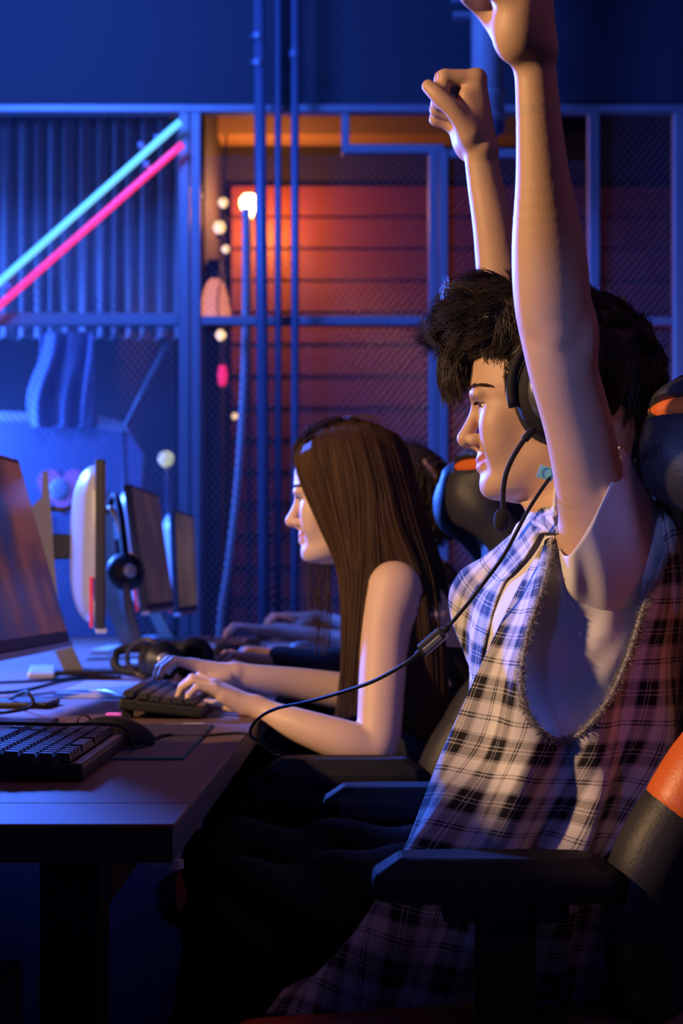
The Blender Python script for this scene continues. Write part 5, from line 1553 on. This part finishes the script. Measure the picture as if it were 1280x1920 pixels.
wisp = locks(70, RNG.random(70), [(0,[(600,805,2.80),(560,850,2.84),(572,930,2.86),(574,1020,2.86),(578,1100,2.86),(590,1200,2.85)]),(1,[(620,800,2.80),(590,850,2.84),(596,930,2.86),(618,1020,2.86),(622,1100,2.86),(612,1230,2.85)])], jit=.006, clumpn=9)
fly = locks(140, RNG.random(140), [(0,[(585,812,2.77),(552,835,2.76),(546,862,2.76),(552,890,2.75)]),(.5,[(640,790,2.77),(610,783,2.76),(575,800,2.75),(556,835,2.75)]),(1,[(650,790,2.77),(690,778,2.76),(730,795,2.75),(765,840,2.74)])], jit=.0035, clumpn=60)
m_under = pm('brown_underhair', (.075,.040,.022), (.04,.022,.013), rough=.85, spec=.1, scale=60)
fast_obj('scalp_hair', hv, hq, m_under, girl)
parts_h = [strands(LN, .00075, .6), strands(LF, .0014, .55), strands(wisp, .0006, .5), strands(fly, .0004, .5)]
V, Q = join(parts_h)
tag(fast_obj('hair', V, Q, m_hair_girl, girl), 'long straight brown hair falling past the shoulder')

# ------------------------------------------------------------------ the players farther along the row
def far_player(label, d, hp, skin, hairm, topm, arms, hair_len, sleeve=None, hands_sc=1.0, res=.0055):
    t = thing('person', label, 'person', (.2, d, 0))
    fr = frame_of((-1,.0,-.03), (0,0,1), P(*hp)); o, R = np.array(fr[0]), np.array(fr[1])
    B = Field(); add_head(B, fr)
    x, z = o[0], o[2]
    B.chain([(x+.03,d,z-.06),(x+.05,d,z-.14),(x+.07,d,z-.2)], [.05,.05,.065], k=.025)
    S = Field()
    zs = z - .17
    S.loft([(zs+.02,x-.0,x+.13,.07),(zs-.02,x-.03,x+.16,.16),(zs-.10,x-.05,x+.18,.18),(zs-.25,x-.03,x+.20,.165),(.52,x+.02,x+.25,.17)], ex=2.3, k=.03, yc=d)
    B.loft([(zs+.02,x+.01,x+.12,.06),(zs-.02,x-.02,x+.15,.14),(zs-.25,x-.02,x+.19,.15),(.55,x+.03,x+.24,.155)], ex=2.3, k=.03, yc=d)
    for (pts, rad, hdir, side, cu, slv) in arms:
        B.chain([tuple(P(*q)) for q in pts], rad, k=.016)
        f_ = hand_frame(hdir, (hdir[2]*1.0,0,-1), P(*pts[-1])); add_typing_hand(B, f_, side, hands_sc, curls=cu)
        n = slv
        S.chain([tuple(P(*q)) for q in pts[:n]], [r + .012 for r in rad[:n]], k=.02)
    V, Q = B.mesh(h=res); fast_obj('body', V, Q, skin, t, True, attr={'tint': lip_tint(V, fr)})
    V, Q = S.mesh(h=.008, wob=lambda x_, y_, z_: .004*np.sin(x_*50 + z_*60 + y_*30)); fast_obj('jacket', V, Q, topm, t)
    J = Field()
    for s in (1,-1):
        y = d - s*.09
        J.chain([(x+.2,y,.56),(x-.28,y,.575)], [.09,.062], k=.03); J.chain([(x-.28,y,.575),(x-.25,y,.02)], [.062,.042], k=.02)
    V, Q = J.mesh(h=.01); fast_obj('trousers', V, Q, m_jeans, t)
    add_eyes(fr, t, hairm)
    H = Field(); H.ell((-.014,0,.036), (.112,.088,.098), frame=fr)
    H.box((.05,-.2,-.3), (.25,.2,.055), .02, op='s', k=.02, frame=fr); H.box((.02,-.2,-.3), (.25,.2,-.03), .012, op='s', k=.012, frame=fr)
    H.box((-.25,-.2,-.4), (.25,.2,-.08), .01, op='s', k=.01, frame=fr)
    hv, hq = H.mesh(h=.006, smooth=2)
    ln = (hv - o) @ R; nn = vnormals(hv, hq) @ R
    sel = RNG.choice(len(hv), 1600); p0, n0 = ln[sel], nn[sel]
    k_ = (p0[:,0] < .04); p0, n0 = p0[k_], n0[k_]; K = len(p0); ts = np.linspace(0,1,8)
    ph = RNG.random((K,1))*6
    pts = np.stack([p0 + n0*.012*np.sin(t_*2.5) + np.array([-.25,0,-1])*hair_len*(.4+.6*RNG.random((1,1)))*t_ + np.concatenate([np.sin(t_*9+ph)*.012*t_, np.cos(t_*8+ph)*.008*t_, 0*ph], 1) for t_ in ts], 1)
    SV, SQ = strands(pts @ R.T + o, .0016, .4)
    V, Q = join([(hv, hq), (SV, SQ)]); fast_obj('hair', V, Q, hairm, t)
    return t
m_skin3 = skin_mat('skin_player_b', (.50,.27,.16), (.44,.23,.13), (.4,.15,.12))
m_skin4 = skin_mat('skin_player_c', (.68,.43,.34), (.6,.37,.29), (.55,.2,.2))
m_jacket = pm('black_jacket', (.014,.014,.02), rough=.6, scale=30, bump=.2)
m_jacket2 = pm('dark_tee', (.03,.03,.05), rough=.8, scale=30, bump=.2)
far_player('player in a black sleeve reaching to the desk, mostly hidden behind the girl', 3.66, (738,935,3.66), m_skin3, m_hair_boy, m_jacket,
    [([(800,1130,3.50),(790,1300,3.52),(700,1270,3.54),(600,1248,3.56),(530,1243,3.58)], [.05,.045,.04,.032,.026], (-1,.05,.12), -1, (.45,.5,.5,.45), 5),
     ([(790,1130,3.84),(780,1270,3.88),(680,1250,3.9),(600,1236,3.9),(560,1232,3.9)], [.05,.045,.04,.03,.025], (-1,-.05,.12), 1, (.45,.5,.5,.45), 5)], .10)
nh = thing('neck_headset', 'pinkish headset band behind the head of the hidden player', 'headset', tuple(P(815,910,3.60)))
MB().tube(crom([P(778,852,3.62),P(796,872,3.60),P(815,898,3.60),P(832,932,3.61)],6), .011, 10).build('band', pm('pink_band', (.45,.30,.32), rough=.4), nh, True)
MB().lathe([(0,.016),(.012,.014),(.02,.006),(.022,-.004),(.016,-.014),(0,-.016)], (-.5,-.8,.2), P(846,950,3.62), 18).build('earcup', pm('grey_cup', (.3,.32,.4), rough=.35), nh, True)
far_player('player with bare pale forearms at the far keyboard, mostly hidden behind the girl', 4.70, (690,965,4.72), m_skin4, m_hair_boy, m_jacket2,
    [([(740,1110,4.56),(730,1215,4.58),(650,1208,4.60),(590,1195,4.64),(520,1182,4.68)], [.046,.038,.036,.030,.023], (-1,.04,.05), -1, (.35,.42,.42,.4), 2),
     ([(735,1110,4.9),(725,1195,4.95),(660,1180,5.0),(610,1165,5.02),(590,1158,5.02)], [.046,.038,.034,.028,.023], (-1,-.03,.02), 1, (.5,.5,.5,.5), 2)], .05)
